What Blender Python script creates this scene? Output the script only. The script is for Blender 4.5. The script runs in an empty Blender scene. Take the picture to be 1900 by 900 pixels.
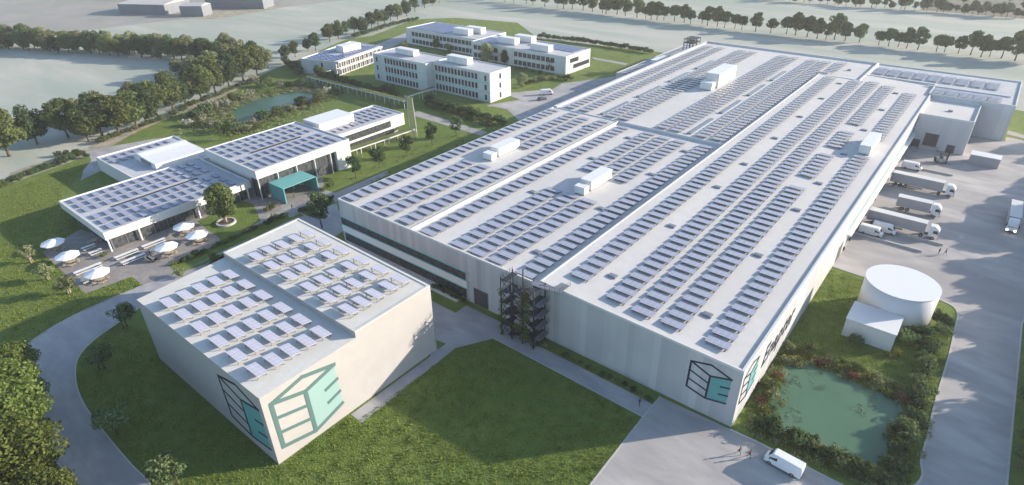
import bpy, bmesh, math, random
import numpy as np
from mathutils import Vector, Matrix

# ------------------------------------------------------------------ camera
scn = bpy.context.scene
FPX = 1117.53; CAMH = 78.0
PITCH, YAW, ROLL = math.radians(30.078), math.radians(-39.075), math.radians(-0.798)
_F = np.array([math.sin(YAW)*math.cos(PITCH), math.cos(YAW)*math.cos(PITCH), -math.sin(PITCH)])
_R = np.array([math.cos(YAW), -math.sin(YAW), 0.0]); _U = np.cross(_R, _F)
_R, _U = _R*math.cos(ROLL)+_U*math.sin(ROLL), _U*math.cos(ROLL)-_R*math.sin(ROLL)
cd = bpy.data.cameras.new('camera'); cam = bpy.data.objects.new('camera', cd)
scn.collection.objects.link(cam); scn.camera = cam
cd.sensor_width = 36; cd.lens = 36*FPX/1900; cd.clip_end = 6000; cd.clip_start = 0.5
m = Matrix(((_R[0], _U[0], -_F[0], 0), (_R[1], _U[1], -_F[1], 0), (_R[2], _U[2], -_F[2], CAMH), (0, 0, 0, 1)))
cam.matrix_world = m

# ------------------------------------------------------------------ world, sun, exposure
SUN_EL = math.radians(16.5); SUN_AZ = math.radians(41.4)
w = bpy.data.worlds.new("World"); scn.world = w; w.use_nodes = True
nt = w.node_tree; sky = nt.nodes.new('ShaderNodeTexSky'); sky.sky_type = 'NISHITA'; sky.sun_disc = False
sky.sun_elevation = SUN_EL; sky.sun_rotation = SUN_AZ; sky.air_density = 1.0; sky.dust_density = 0.8; sky.ozone_density = 2.2
bgn = nt.nodes['Background']; nt.links.new(sky.outputs[0], bgn.inputs[0]); bgn.inputs[1].default_value = 0.12
sl = bpy.data.lights.new('sun', 'SUN'); sl.energy = 3.9; sl.angle = math.radians(0.6); sl.color = (1.0, 0.88, 0.735)
so = bpy.data.objects.new('sun', sl); scn.collection.objects.link(so)
sdir = Vector((math.sin(SUN_AZ)*math.cos(SUN_EL), math.cos(SUN_AZ)*math.cos(SUN_EL), math.sin(SUN_EL)))
so.rotation_euler = sdir.to_track_quat('Z', 'Y').to_euler(); so.location = (60, 60, 150)
scn.view_settings.view_transform = 'Standard'; scn.view_settings.look = 'None'
scn.view_settings.exposure = 1.36; scn.view_settings.gamma = 1
scn.render.engine = 'CYCLES'
HAZE_DENSITY = 0.00019

rnd = random.Random(7)
C = scn.collection
OFF = {}

def G(u, v, z=0.0):
    """ground (or height z) point seen at pixel u,v of the 1900x900 picture"""
    d = _F+_R*(u-950)/FPX-_U*(v-450)/FPX
    t = (z-CAMH)/d[2]
    return (float(d[0]*t), float(d[1]*t))
def crop(ox, oy, s, pts, z=0.0): return [G(ox+a/s, oy+b/s, z) for a, b in pts]

# ------------------------------------------------------------------ materials
MATS = {}
def lin(c): return tuple(c)+(1.0,) if len(c) == 3 else tuple(c)
def mat(name, col, rough=0.7, metal=0.0, spec=0.3, var=0.0, vscale=0.5, col2=None, bump=0.0, bscale=3.0, emit=None, objcol=False, stretch=None, detail=5):
    if name in MATS: return MATS[name]
    M = bpy.data.materials.new(name); M.use_nodes = True; MATS[name] = M
    t = M.node_tree; b = t.nodes['Principled BSDF']
    b.inputs['Base Color'].default_value = lin(col); b.inputs['Roughness'].default_value = rough
    b.inputs['Metallic'].default_value = metal; b.inputs['Specular IOR Level'].default_value = spec
    tc = t.nodes.new('ShaderNodeTexCoord'); vec = tc.outputs['Object']
    if stretch:
        mp = t.nodes.new('ShaderNodeMapping'); mp.inputs['Scale'].default_value = stretch[:3]
        if len(stretch) > 3: mp.inputs['Rotation'].default_value = (0, 0, stretch[3])
        t.links.new(vec, mp.inputs[0]); vec = mp.outputs[0]
    if var or col2:
        n = t.nodes.new('ShaderNodeTexNoise'); n.inputs['Scale'].default_value = vscale; n.inputs['Detail'].default_value = detail
        n.inputs['Roughness'].default_value = 0.62
        t.links.new(vec, n.inputs['Vector'])
        r = t.nodes.new('ShaderNodeValToRGB'); r.color_ramp.elements[0].position = 0.32; r.color_ramp.elements[1].position = 0.68
        c2 = col2 or tuple(min(1, x*(1+var)) for x in col); c1 = col if col2 else tuple(x*(1-var) for x in col)
        r.color_ramp.elements[0].color = lin(c1); r.color_ramp.elements[1].color = lin(c2)
        t.links.new(n.outputs[0], r.inputs[0]); t.links.new(r.outputs[0], b.inputs['Base Color'])
    if objcol:
        oi = t.nodes.new('ShaderNodeObjectInfo'); t.links.new(oi.outputs['Color'], b.inputs['Base Color'])
    if bump:
        n2 = t.nodes.new('ShaderNodeTexNoise'); n2.inputs['Scale'].default_value = bscale; n2.inputs['Detail'].default_value = 6
        t.links.new(tc.outputs['Object'], n2.inputs['Vector'])
        bp = t.nodes.new('ShaderNodeBump'); bp.inputs['Strength'].default_value = bump; bp.inputs['Distance'].default_value = 0.3
        t.links.new(n2.outputs[0], bp.inputs['Height']); t.links.new(bp.outputs[0], b.inputs['Normal'])
    if emit:
        b.inputs['Emission Color'].default_value = lin(emit[0]); b.inputs['Emission Strength'].default_value = emit[1]
    return M

def layered(name, cols, scales, rough=0.9, bump=0.0, bscale=4.0, stretch=None):
    """three colours mixed by a broad and a fine noise"""
    if name in MATS: return MATS[name]
    M = bpy.data.materials.new(name); M.use_nodes = True; MATS[name] = M
    t = M.node_tree; b = t.nodes['Principled BSDF']; b.inputs['Roughness'].default_value = rough
    b.inputs['Specular IOR Level'].default_value = 0.2
    tc = t.nodes.new('ShaderNodeTexCoord'); vec = tc.outputs['Object']
    if stretch:
        mp = t.nodes.new('ShaderNodeMapping'); mp.inputs['Rotation'].default_value = (0, 0, stretch[3]); mp.inputs['Scale'].default_value = stretch[:3]
        t.links.new(vec, mp.inputs[0]); vec = mp.outputs[0]
    prev = None
    for i, s in enumerate(scales):
        n = t.nodes.new('ShaderNodeTexNoise'); n.inputs['Scale'].default_value = s; n.inputs['Detail'].default_value = 7
        n.inputs['Roughness'].default_value = 0.6; n.inputs['Distortion'].default_value = 0.4
        t.links.new(vec, n.inputs['Vector'])
        r = t.nodes.new('ShaderNodeMapRange'); r.inputs['From Min'].default_value = 0.38; r.inputs['From Max'].default_value = 0.62
        t.links.new(n.outputs[0], r.inputs[0])
        mx = t.nodes.new('ShaderNodeMix'); mx.data_type = 'RGBA'
        t.links.new(r.outputs[0], mx.inputs['Factor'])
        if prev is None: mx.inputs['A'].default_value = lin(cols[0])
        else: t.links.new(prev, mx.inputs['A'])
        mx.inputs['B'].default_value = lin(cols[i+1])
        if i > 0:
            ml = t.nodes.new('ShaderNodeMath'); ml.operation = 'MULTIPLY'; ml.inputs[1].default_value = 0.6
            t.links.new(r.outputs[0], ml.inputs[0]); t.links.new(ml.outputs[0], mx.inputs['Factor'])
        prev = mx.outputs['Result']
    t.links.new(prev, b.inputs['Base Color'])
    if bump:
        n2 = t.nodes.new('ShaderNodeTexNoise'); n2.inputs['Scale'].default_value = bscale; n2.inputs['Detail'].default_value = 5
        t.links.new(tc.outputs['Object'], n2.inputs['Vector'])
        bp = t.nodes.new('ShaderNodeBump'); bp.inputs['Strength'].default_value = bump; bp.inputs['Distance'].default_value = 0.4
        t.links.new(n2.outputs[0], bp.inputs['Height']); t.links.new(bp.outputs[0], b.inputs['Normal'])
    return M

def cladding(name, c1, c2, width, rough=0.55, seam=True):
    """vertical boards of slightly differing tone, running round a building"""
    if name in MATS: return MATS[name]
    M = bpy.data.materials.new(name); M.use_nodes = True; MATS[name] = M
    t = M.node_tree; b = t.nodes['Principled BSDF']; b.inputs['Roughness'].default_value = rough; b.inputs['Specular IOR Level'].default_value = 0.3
    g = t.nodes.new('ShaderNodeNewGeometry'); s = t.nodes.new('ShaderNodeSeparateXYZ'); t.links.new(g.outputs['Position'], s.inputs[0])
    a = t.nodes.new('ShaderNodeMath'); a.operation = 'ADD'; t.links.new(s.outputs[0], a.inputs[0]); t.links.new(s.outputs[1], a.inputs[1])
    d = t.nodes.new('ShaderNodeMath'); d.operation = 'DIVIDE'; t.links.new(a.outputs[0], d.inputs[0]); d.inputs[1].default_value = width
    f = t.nodes.new('ShaderNodeMath'); f.operation = 'FLOOR'; t.links.new(d.outputs[0], f.inputs[0])
    wn = t.nodes.new('ShaderNodeTexWhiteNoise'); wn.noise_dimensions = '1D'; t.links.new(f.outputs[0], wn.inputs['W'])
    n = t.nodes.new('ShaderNodeTexNoise'); n.inputs['Scale'].default_value = 0.09; n.inputs['Detail'].default_value = 4
    t.links.new(g.outputs['Position'], n.inputs['Vector'])
    ad = t.nodes.new('ShaderNodeMath'); ad.operation = 'MULTIPLY_ADD'; t.links.new(wn.outputs[0], ad.inputs[0]); ad.inputs[1].default_value = 0.55
    t.links.new(n.outputs[0], ad.inputs[2])
    mr = t.nodes.new('ShaderNodeMapRange'); mr.inputs['From Min'].default_value = 0.4; mr.inputs['From Max'].default_value = 1.2
    t.links.new(ad.outputs[0], mr.inputs[0])
    mx = t.nodes.new('ShaderNodeMix'); mx.data_type = 'RGBA'; mx.inputs['A'].default_value = lin(c1); mx.inputs['B'].default_value = lin(c2)
    t.links.new(mr.outputs[0], mx.inputs['Factor'])
    t.links.new(mx.outputs['Result'], b.inputs['Base Color'])
    return M

def leafmat(name, c1, c2, c3, trans=0.25):
    if name in MATS: return MATS[name]
    M = bpy.data.materials.new(name); M.use_nodes = True; MATS[name] = M
    t = M.node_tree; out = t.nodes['Material Output']; t.nodes.remove(t.nodes['Principled BSDF'])
    g = t.nodes.new('ShaderNodeNewGeometry'); oi = t.nodes.new('ShaderNodeObjectInfo')
    r = t.nodes.new('ShaderNodeValToRGB'); r.color_ramp.elements.new(0.5)
    for e, c in zip(r.color_ramp.elements, (c1, c2, c3)): e.color = lin(c)
    t.links.new(g.outputs['Random Per Island'], r.inputs[0])
    h = t.nodes.new('ShaderNodeHueSaturation')
    mr = t.nodes.new('ShaderNodeMapRange'); mr.inputs['To Min'].default_value = 0.7; mr.inputs['To Max'].default_value = 1.4
    t.links.new(oi.outputs['Random'], mr.inputs[0]); t.links.new(mr.outputs[0], h.inputs['Value'])
    mr2 = t.nodes.new('ShaderNodeMapRange'); mr2.inputs['To Min'].default_value = 0.485; mr2.inputs['To Max'].default_value = 0.515
    t.links.new(oi.outputs['Random'], mr2.inputs[0]); t.links.new(mr2.outputs[0], h.inputs['Hue'])
    t.links.new(r.outputs[0], h.inputs['Color'])
    d = t.nodes.new('ShaderNodeBsdfDiffuse'); tr = t.nodes.new('ShaderNodeBsdfTranslucent'); ms = t.nodes.new('ShaderNodeMixShader')
    t.links.new(h.outputs[0], d.inputs[0]); t.links.new(h.outputs[0], tr.inputs[0]); ms.inputs[0].default_value = trans
    t.links.new(d.outputs[0], ms.inputs[1]); t.links.new(tr.outputs[0], ms.inputs[2]); t.links.new(ms.outputs[0], out.inputs['Surface'])
    return M

def panelmat(name, cell, line, nx, ny):
    if name in MATS: return MATS[name]
    M = bpy.data.materials.new(name); M.use_nodes = True; MATS[name] = M
    t = M.node_tree; b = t.nodes['Principled BSDF']; b.inputs['Roughness'].default_value = 0.35; b.inputs['Specular IOR Level'].default_value = 0.5
    uv = t.nodes.new('ShaderNodeUVMap'); uv.uv_map = 'UVMap'
    br = t.nodes.new('ShaderNodeTexBrick'); br.offset = 0; br.inputs['Scale'].default_value = 1.0
    br.inputs['Color1'].default_value = lin(cell); br.inputs['Color2'].default_value = lin(tuple(x*1.12 for x in cell)); br.inputs['Mortar'].default_value = lin(line)
    br.inputs['Brick Width'].default_value = 1.0/nx; br.inputs['Row Height'].default_value = 1.0/ny; br.inputs['Mortar Size'].default_value = 0.010
    br.inputs['Mortar Smooth'].default_value = 0.4
    t.links.new(uv.outputs[0], br.inputs['Vector']); t.links.new(br.outputs['Color'], b.inputs['Base Color'])
    return M

white = mat('white_render', (0.56, 0.56, 0.545), 0.6, var=0.04, vscale=0.3)
white2 = mat('white_metal', (0.66, 0.66, 0.65), 0.4)
boxwhite = cladding('unit_sheet', (0.60, 0.60, 0.59), (0.68, 0.68, 0.67), 1.2)
creamroof = layered('roof_membrane', [(0.52, 0.505, 0.485), (0.57, 0.555, 0.53), (0.49, 0.48, 0.465)], [0.05, 0.5], 0.85)
creamroof2 = layered('pale_roof_membrane', [(0.55, 0.535, 0.49), (0.60, 0.585, 0.54), (0.52, 0.505, 0.465)], [0.12, 0.7], 0.85)
bluegreyroof = layered('grey_roof_membrane', [(0.42, 0.43, 0.45), (0.48, 0.49, 0.50), (0.38, 0.39, 0.42)], [0.1, 0.6], 0.8)
facade = cladding('facade_cladding', (0.36, 0.36, 0.37), (0.53, 0.53, 0.53), 1.25)
facade2 = cladding('concrete_cladding', (0.46, 0.46, 0.47), (0.58, 0.58, 0.58), 2.4)
fgwall = layered('smooth_wall', [(0.37, 0.355, 0.345), (0.395, 0.38, 0.37), (0.355, 0.34, 0.33)], [0.06, 0.4], 0.7)
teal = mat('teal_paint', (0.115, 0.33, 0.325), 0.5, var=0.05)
tealpale = mat('pale_teal', (0.25, 0.375, 0.36), 0.6)  # paler teal, for the emblem fill on one wall
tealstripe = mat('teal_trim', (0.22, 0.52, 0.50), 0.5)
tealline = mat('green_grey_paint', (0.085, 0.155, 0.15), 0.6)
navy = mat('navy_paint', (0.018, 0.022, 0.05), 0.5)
glass = mat('window_glass', (0.035, 0.04, 0.05), 0.12, spec=0.6, var=0.3, vscale=0.8)
glassb = mat('curtain_glass', (0.06, 0.065, 0.07), 0.18, spec=0.45, var=0.7, vscale=0.9)
skyglass = mat('skylight_glass', (0.17, 0.20, 0.23), 0.3, spec=0.4)
dark = mat('dark_metal', (0.03, 0.032, 0.04), 0.5)
steel = mat('grey_steel', (0.22, 0.23, 0.25), 0.45, metal=0.3)
greym = mat('grey_paint', (0.35, 0.35, 0.36), 0.5)
gatem = cladding('slatted_gate', (0.05, 0.05, 0.06), (0.09, 0.09, 0.10), 0.35)
concrete = mat('concrete', (0.42, 0.41, 0.40), 0.85, var=0.1, vscale=0.8)
shutter = mat('shutter_panel', (0.30, 0.27, 0.28), 0.6)
tyre = mat('rubber', (0.02, 0.02, 0.022), 0.8)
paint = mat('vehicle_white', (0.70, 0.71, 0.72), 0.3, spec=0.5)
trailer = mat('trailer_sheet', (0.34, 0.34, 0.36), 0.5, var=0.06, vscale=0.4)
trailertop = mat('trailer_roof', (0.55, 0.55, 0.54), 0.6)
wood = mat('pale_wood', (0.42, 0.34, 0.24), 0.7, var=0.15, vscale=3)
bark = mat('bark', (0.10, 0.075, 0.05), 0.9, var=0.3, vscale=4)
barkp = mat('pale_bark', (0.28, 0.24, 0.18), 0.9, var=0.2, vscale=4)
canvas = mat('canvas', (0.78, 0.79, 0.80), 0.8)
barn = mat('barn_wall', (0.17, 0.18, 0.20), 0.7, var=0.08, vscale=0.1)
barnroof = mat('barn_roof', (0.45, 0.42, 0.40), 0.8, var=0.08, vscale=0.1)
panelM = panelmat('photovoltaic_cells', (0.25, 0.265, 0.34), (0.42, 0.43, 0.48), 4, 2)  # light lavender cells: reflected sky is put into these base colours
panelFG = panelmat('photovoltaic_cells_pale', (0.37, 0.37, 0.45), (0.60, 0.60, 0.64), 4, 2)
panelB = panelmat('photovoltaic_cells_flat', (0.24, 0.25, 0.35), (0.44, 0.45, 0.5), 3, 2)
soil = mat('soil', (0.09, 0.065, 0.045), 0.95, var=0.3, vscale=2)
lampm = mat('headlight_lit', (0.9, 0.9, 0.8), 0.3, emit=((1, 0.95, 0.8), 12.0))
lampoff = mat('headlight_glass', (0.45, 0.47, 0.5), 0.15)
taill = mat('red_lamp', (0.35, 0.03, 0.02), 0.3)
skin = mat('skin', (0.42, 0.25, 0.18), 0.6)
shirt = mat('clothing_top', (0.1, 0.1, 0.1), 0.8, objcol=True)
trouser = mat('trousers', (0.03, 0.035, 0.055), 0.85)
hairm = mat('hair', (0.03, 0.02, 0.014), 0.7)
greenroof = layered('sedum', [(0.10, 0.125, 0.04), (0.15, 0.16, 0.06), (0.08, 0.10, 0.03)], [0.4, 2.0], 0.95, bump=0.3)
leafA = leafmat('leaf_green', (0.06, 0.085, 0.03), (0.105, 0.135, 0.046), (0.165, 0.19, 0.07), .4)
leafB = leafmat('leaf_deep_green', (0.035, 0.065, 0.03), (0.065, 0.10, 0.043), (0.105, 0.145, 0.06), .35)
leafC = leafmat('leaf_pale_green', (0.10, 0.12, 0.055), (0.19, 0.21, 0.10), (0.30, 0.31, 0.17), .35)
leafY = leafmat('leaf_yellow_green', (0.09, 0.10, 0.025), (0.14, 0.145, 0.04), (0.20, 0.19, 0.05))
leafR = leafmat('leaf_russet', (0.16, 0.06, 0.045), (0.22, 0.09, 0.065), (0.28, 0.13, 0.10))
leafW = leafmat('leaf_blossom', (0.16, 0.17, 0.10), (0.27, 0.26, 0.20), (0.40, 0.38, 0.34))
leafP = leafmat('leaf_water', (0.16, 0.27, 0.16), (0.21, 0.32, 0.19), (0.27, 0.38, 0.24), .5)
grassM = leafmat('grass_blades', (0.115, 0.16, 0.028), (0.175, 0.215, 0.045), (0.26, 0.29, 0.07), 0.35)

# ------------------------------------------------------------------ mesh helpers
class MB:
    def __init__(s): s.V = []; s.F = []; s.M = []; s.UV = {}; s.smooth = set()
    def quad(s, pts, m=0, uv=None):
        i = len(s.V); s.V += [tuple(p) for p in pts]; s.F.append(tuple(range(i, i+len(pts)))); s.M.append(m)
        if uv: s.UV[len(s.F)-1] = uv
        return s
    def box(s, x0, x1, y0, y1, z0, z1, m=0, top=None):
        return s.prism([(x0, y0), (x1, y0), (x1, y1), (x0, y1)], z0, z1, m, top)
    def prism(s, poly, z0, z1, m=0, top=None, ztop=None):
        a = sum(poly[i][0]*poly[(i+1) % len(poly)][1]-poly[(i+1) % len(poly)][0]*poly[i][1] for i in range(len(poly)))
        if a < 0: poly = poly[::-1]; ztop = ztop[::-1] if ztop else None
        n = len(poly); i = len(s.V)
        s.V += [(p[0], p[1], z0) for p in poly]+[(p[0], p[1], ztop[k] if ztop else z1) for k, p in enumerate(poly)]
        s.F.append(tuple(i+k for k in range(n-1, -1, -1))); s.M.append(m)
        s.F.append(tuple(i+n+k for k in range(n))); s.M.append(m if top is None else top)
        for k in range(n):
            s.F.append((i+k, i+(k+1) % n, i+n+(k+1) % n, i+n+k)); s.M.append(m)
        return s
    def tube(s, p0, p1, r0, r1=None, n=8, m=0, cap=True):
        r1 = r0 if r1 is None else r1
        p0 = Vector(p0); p1 = Vector(p1); d = (p1-p0).normalized()
        a = d.orthogonal().normalized(); b = d.cross(a); i = len(s.V)
        for p, r in ((p0, r0), (p1, r1)):
            for k in range(n):
                t = 2*math.pi*k/n; s.V.append(tuple(p+a*(r*math.cos(t))+b*(r*math.sin(t))))
        for k in range(n):
            s.F.append((i+k, i+(k+1) % n, i+n+(k+1) % n, i+n+k)); s.M.append(m); s.smooth.add(len(s.F)-1)
        if cap:
            s.F.append(tuple(i+k for k in range(n-1, -1, -1))); s.M.append(m)
            s.F.append(tuple(i+n+k for k in range(n))); s.M.append(m)
        return s
    def bar(s, p0, p1, w, m=0): return s.tube(p0, p1, w*0.6, w*0.6, 4, m)
    def wall(s, p0, p1, a, b, z0, z1, d0, d1, m=0):
        """box along the wall p0->p1 (counter-clockwise footprint) from a to b metres, depth d0..d1 outwards"""
        dx, dy = p1[0]-p0[0], p1[1]-p0[1]; L = math.hypot(dx, dy); dx /= L; dy /= L; nx, ny = dy, -dx
        P = lambda t, d: (p0[0]+dx*t+nx*d, p0[1]+dy*t+ny*d)
        return s.prism([P(a, d1), P(b, d1), P(b, d0), P(a, d0)], z0, z1, m)
    def build(s, name, mats, parent=None, off=(0, 0, 0)):
        if not isinstance(mats, (list, tuple)): mats = [mats]
        me = bpy.data.meshes.new(name)
        V = [(v[0]-off[0], v[1]-off[1], v[2]-off[2]) for v in s.V]
        me.from_pydata(V, [], s.F)
        for x in mats: me.materials.append(x)
        me.polygons.foreach_set('material_index', s.M)
        if s.smooth: me.polygons.foreach_set('use_smooth', [k in s.smooth for k in range(len(s.F))])
        if s.UV:
            ul = me.uv_layers.new(name='UVMap')
            for fi, uv in s.UV.items():
                ls = me.polygons[fi].loop_start
                for k, q in enumerate(uv): ul.data[ls+k].uv = q
        me.update()
        o = bpy.data.objects.new(name, me); C.objects.link(o)
        if parent: o.parent = parent
        return o

def thing(name, label, cat, loc=(0, 0, 0), rz=0, group=None):
    o = bpy.data.objects.new(name, None); C.objects.link(o); o.empty_display_size = 0.3
    o.location = loc; o.rotation_euler = (0, 0, rz); o['label'] = label; o['category'] = cat
    if group: o['group'] = group
    OFF[o.name] = tuple(loc); return o
def part(name, mb, mats, root, parent=None, label=None):
    o = mb.build(name, mats, parent or root, OFF[root.name])
    if label: o['label'] = label
    return o
def tag(o, label, cat, group=None):
    o['label'] = label; o['category'] = cat
    if group: o['group'] = group
    return o
def dup(root, loc, rz=0, label=None, group=None, scale=None):
    r = root.copy(); C.objects.link(r); r.location = loc; r.rotation_euler = (0, 0, rz)
    if scale: r.scale = (scale, scale, scale) if not hasattr(scale, '__len__') else scale
    if label: r['label'] = label
    if group: r['group'] = group
    for ch in list(root.children):
        c = ch.copy(); C.objects.link(c); c.parent = r
        for g in ch.children:
            d = g.copy(); C.objects.link(d); d.parent = c
    return r
ORD = ['first', 'second', 'third', 'fourth', 'fifth', 'sixth', 'seventh', 'eighth', 'ninth', 'tenth', 'eleventh', 'twelfth', 'thirteenth', 'fourteenth', 'fifteenth', 'sixteenth', 'seventeenth', 'eighteenth', 'nineteenth', 'twentieth']
TENS = {2: 'twenty', 3: 'thirty', 4: 'forty', 5: 'fifty', 6: 'sixty', 7: 'seventy'}
def nth(i):
    if i < 20: return ORD[i]
    n = i+1
    return {30: 'thirtieth', 40: 'fortieth', 50: 'fiftieth', 60: 'sixtieth', 70: 'seventieth'}.get(n) or TENS[n//10]+'-'+ORD[n % 10-1]

def sheet(name, pts, z, m, kind='structure'):
    bm = bmesh.new(); vs = [bm.verts.new((p[0], p[1], z)) for p in pts]; f = bm.faces.new(vs)
    if f.normal.z < 0 or True:
        f.normal_update()
        if f.normal.z < 0: f.normal_flip()
    bmesh.ops.triangulate(bm, faces=[f]); me = bpy.data.meshes.new(name); bm.to_mesh(me); bm.free()
    me.materials.append(m); o = bpy.data.objects.new(name, me); C.objects.link(o); o['kind'] = kind; return o
def smooth_line(pts, closed=False, n=6):
    out = []; N = len(pts)
    rng = range(N) if closed else range(N-1)
    for i in rng:
        p = [np.array(pts[(i+k) % N] if closed else pts[min(max(i+k, 0), N-1)]) for k in (-1, 0, 1, 2)]
        for k in range(n):
            t = k/n
            q = 0.5*((2*p[1])+(-p[0]+p[2])*t+(2*p[0]-5*p[1]+4*p[2]-p[3])*t*t+(-p[0]+3*p[1]-3*p[2]+p[3])*t**3)
            out.append((float(q[0]), float(q[1])))
    if not closed: out.append(tuple(pts[-1]))
    return out
def strip(pts, wd):
    L = []; Rr = []
    for i, p in enumerate(pts):
        a = pts[max(i-1, 0)]; b = pts[min(i+1, len(pts)-1)]
        dx, dy = b[0]-a[0], b[1]-a[1]; l = math.hypot(dx, dy) or 1; nx, ny = -dy/l*wd/2, dx/l*wd/2
        L.append((p[0]+nx, p[1]+ny)); Rr.append((p[0]-nx, p[1]-ny))
    return L, Rr
def kerb(pts, wd=0.22, h=0.10):
    mb = MB(); L, Rr = strip(pts, wd)
    for i in range(len(pts)-1):
        mb.prism([L[i], Rr[i], Rr[i+1], L[i+1]], -0.02, h)
    o = mb.build('kerb', concrete); o['kind'] = 'structure'; return o

# ------------------------------------------------------------------ ground
fieldM = layered('field', [(0.32, 0.335, 0.285), (0.45, 0.435, 0.38), (0.245, 0.31, 0.255)], [0.012, 0.03], 0.95, bump=0.25, bscale=0.6, stretch=(0.35, 1.6, 1, 0.25))
lawnM = layered('lawn', [(0.115, 0.165, 0.032), (0.17, 0.21, 0.048), (0.075, 0.13, 0.028)], [0.035, 0.35], 0.95, bump=0.7, bscale=3.0)
roadM = layered('asphalt', [(0.29, 0.285, 0.29), (0.42, 0.405, 0.39), (0.235, 0.235, 0.245)], [0.05, 0.22], 0.8, bump=0.05, stretch=(0.6, 1.4, 1, 0.8))
yardM = layered('yard_concrete', [(0.32, 0.305, 0.295), (0.46, 0.435, 0.41), (0.255, 0.245, 0.245)], [0.05, 0.18], 0.75, bump=0.05, stretch=(0.5, 1.3, 1, 0.4))
pavM = layered('paving', [(0.24, 0.22, 0.205), (0.33, 0.30, 0.275), (0.20, 0.185, 0.18)], [0.15, 0.8], 0.85, bump=0.1)
pathM = layered('path_concrete', [(0.30, 0.29, 0.28), (0.36, 0.35, 0.33), (0.27, 0.265, 0.26)], [0.2, 1.0], 0.85)
trackM = layered('track_gravel', [(0.33, 0.29, 0.23), (0.40, 0.35, 0.28), (0.16, 0.16, 0.09)], [0.1, 0.25], 0.95)
def watermat(name, c, c2):
    M = mat(name, c, 0.28, spec=0.2, col2=c2, vscale=0.08); return M
waterR = watermat('pond_water_green', (0.07, 0.14, 0.085), (0.085, 0.16, 0.10))
waterL = watermat('pond_water_teal', (0.035, 0.085, 0.055), (0.045, 0.105, 0.07))

fld = sheet('field', [(-3200, -700), (2600, -700), (2600, 4200), (-3200, 4200)], 0.0, fieldM)
lawn_pts = [(60, -120), (60, 60), (28, 60), (28, 300), (12, 312), (-30, 314), (-120, 316)] + [G(1225, 97), G(1000, 72), G(960, 42), G(845, 33), G(770, 36), G(690, 66), G(640, 74), G(560, 108), G(500, 132), G(440, 165), G(370, 196), G(300, 216), G(240, 250), G(165, 288), G(100, 312), G(0, 347), G(-120, 380), (-300, -30), (-300, -120)]
sheet('lawn', lawn_pts, 0.012, lawnM)
# far ground beyond the tree rows: rough scrub at the upper right
sheet('scrubland', [(-60, 556), (200, 548), (900, 900), (900, 2600), (-60, 1500)], 0.015, layered('scrub_ground', [(0.13, 0.13, 0.10), (0.19, 0.17, 0.14), (0.09, 0.11, 0.07)], [0.02, 0.08], 0.95))
sheet('far_field', [(-900, 120), (-520, 60), (-470, 300), (-420, 560), (-900, 900)], 0.015, layered('far_field_soil', [(0.27, 0.25, 0.23), (0.33, 0.30, 0.28), (0.22, 0.24, 0.2)], [0.01, 0.04], 0.95))

# road loop on the left
outer = [(-60, 8)]
o_px = [(264, 529), (180, 565), (110, 600), (60, 632), (30, 662), (16, 690), (16, 720), (30, 760), (80, 830), (150, 905), (210, 960)]
i_px = [(300, 905+40), (280, 900), (240, 858), (200, 810), (162, 760), (145, 725), (140, 695), (145, 665), (170, 635), (218, 600), (258, 572)]
outer = smooth_line([G(*p) for p in o_px]); inner = smooth_line([G(*p) for p in i_px])
sheet('road', outer+inner+[(-115, 40), (-113, 64), (-124, 78), (-128, 100), (-136, 100), (-136, 60)], 0.035, roadM)
kerb(outer[3:]); kerb(inner)
# yard between the two halls and lane
sheet('courtyard', [(-113, 64), (-72, 64), (-69.8, 60), (-69.8, 40.9), (-66.8, 40.9), G(845, 646), G(916, 628), G(1193, 774), G(1214.7, 752.5), (-66, 77), (-78, 77), (-90, 77), (-124, 77), (-124, 66)], 0.03, roadM)
sheet('lawn_patch', [G(809, 631), G(828, 638), G(812, 649)], 0.05, lawnM)
# apron in front of the main hall
ap = [G(1225, 736.5), G(1353, 796), G(1400, 817), G(1563, 900), (5.5, 60), (2, 20), (-30, 30), G(1095, 900), G(1193, 774)]
sheet('apron', ap, 0.045, yardM)
kerb([G(1095-60, 955), G(1095, 900), G(1193, 774), G(1225, 736.5)], 0.25); kerb([(-17, 78), G(1400, 818), G(1563, 900), (6, 66)], 0.3)
kerb([G(916, 628), G(1193, 774)], 0.18, 0.06)
# right yard and road
yl = [G(*p) for p in [(1563, 960), (1699, 900), (1709, 850), (1724, 797), (1734, 751), (1750, 697), (1763, 651), (1773, 605), (1777, 585), (1770, 570), (1745, 557)]]
yl = smooth_line(yl)
yr = [(16.0, 60)]+[G(*p) for p in [(1868, 900), (1878, 793), (1887, 697), (1896, 601)]]+[(22, 165), (24, 200), (40, 262), (12, 272)]
yard = yl+[G(1700, 545), G(1606, 515), G(1542, 494), (-17.2, 242), (-1.2, 242), (-1.2, 266), (9, 266), (9, 272)]+yr[::-1]+[(6, 52)]
sheet('yard', yard, 0.04, yardM)
kerb(yl, 0.3); kerb(yr[:-3], 0.3); kerb([G(1542, 494), G(1606, 515)], 0.25)
sheet('perimeter_path', [(9, 276), (26, 268), (26, 272), (9, 281)], 0.04, pathM)
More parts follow.
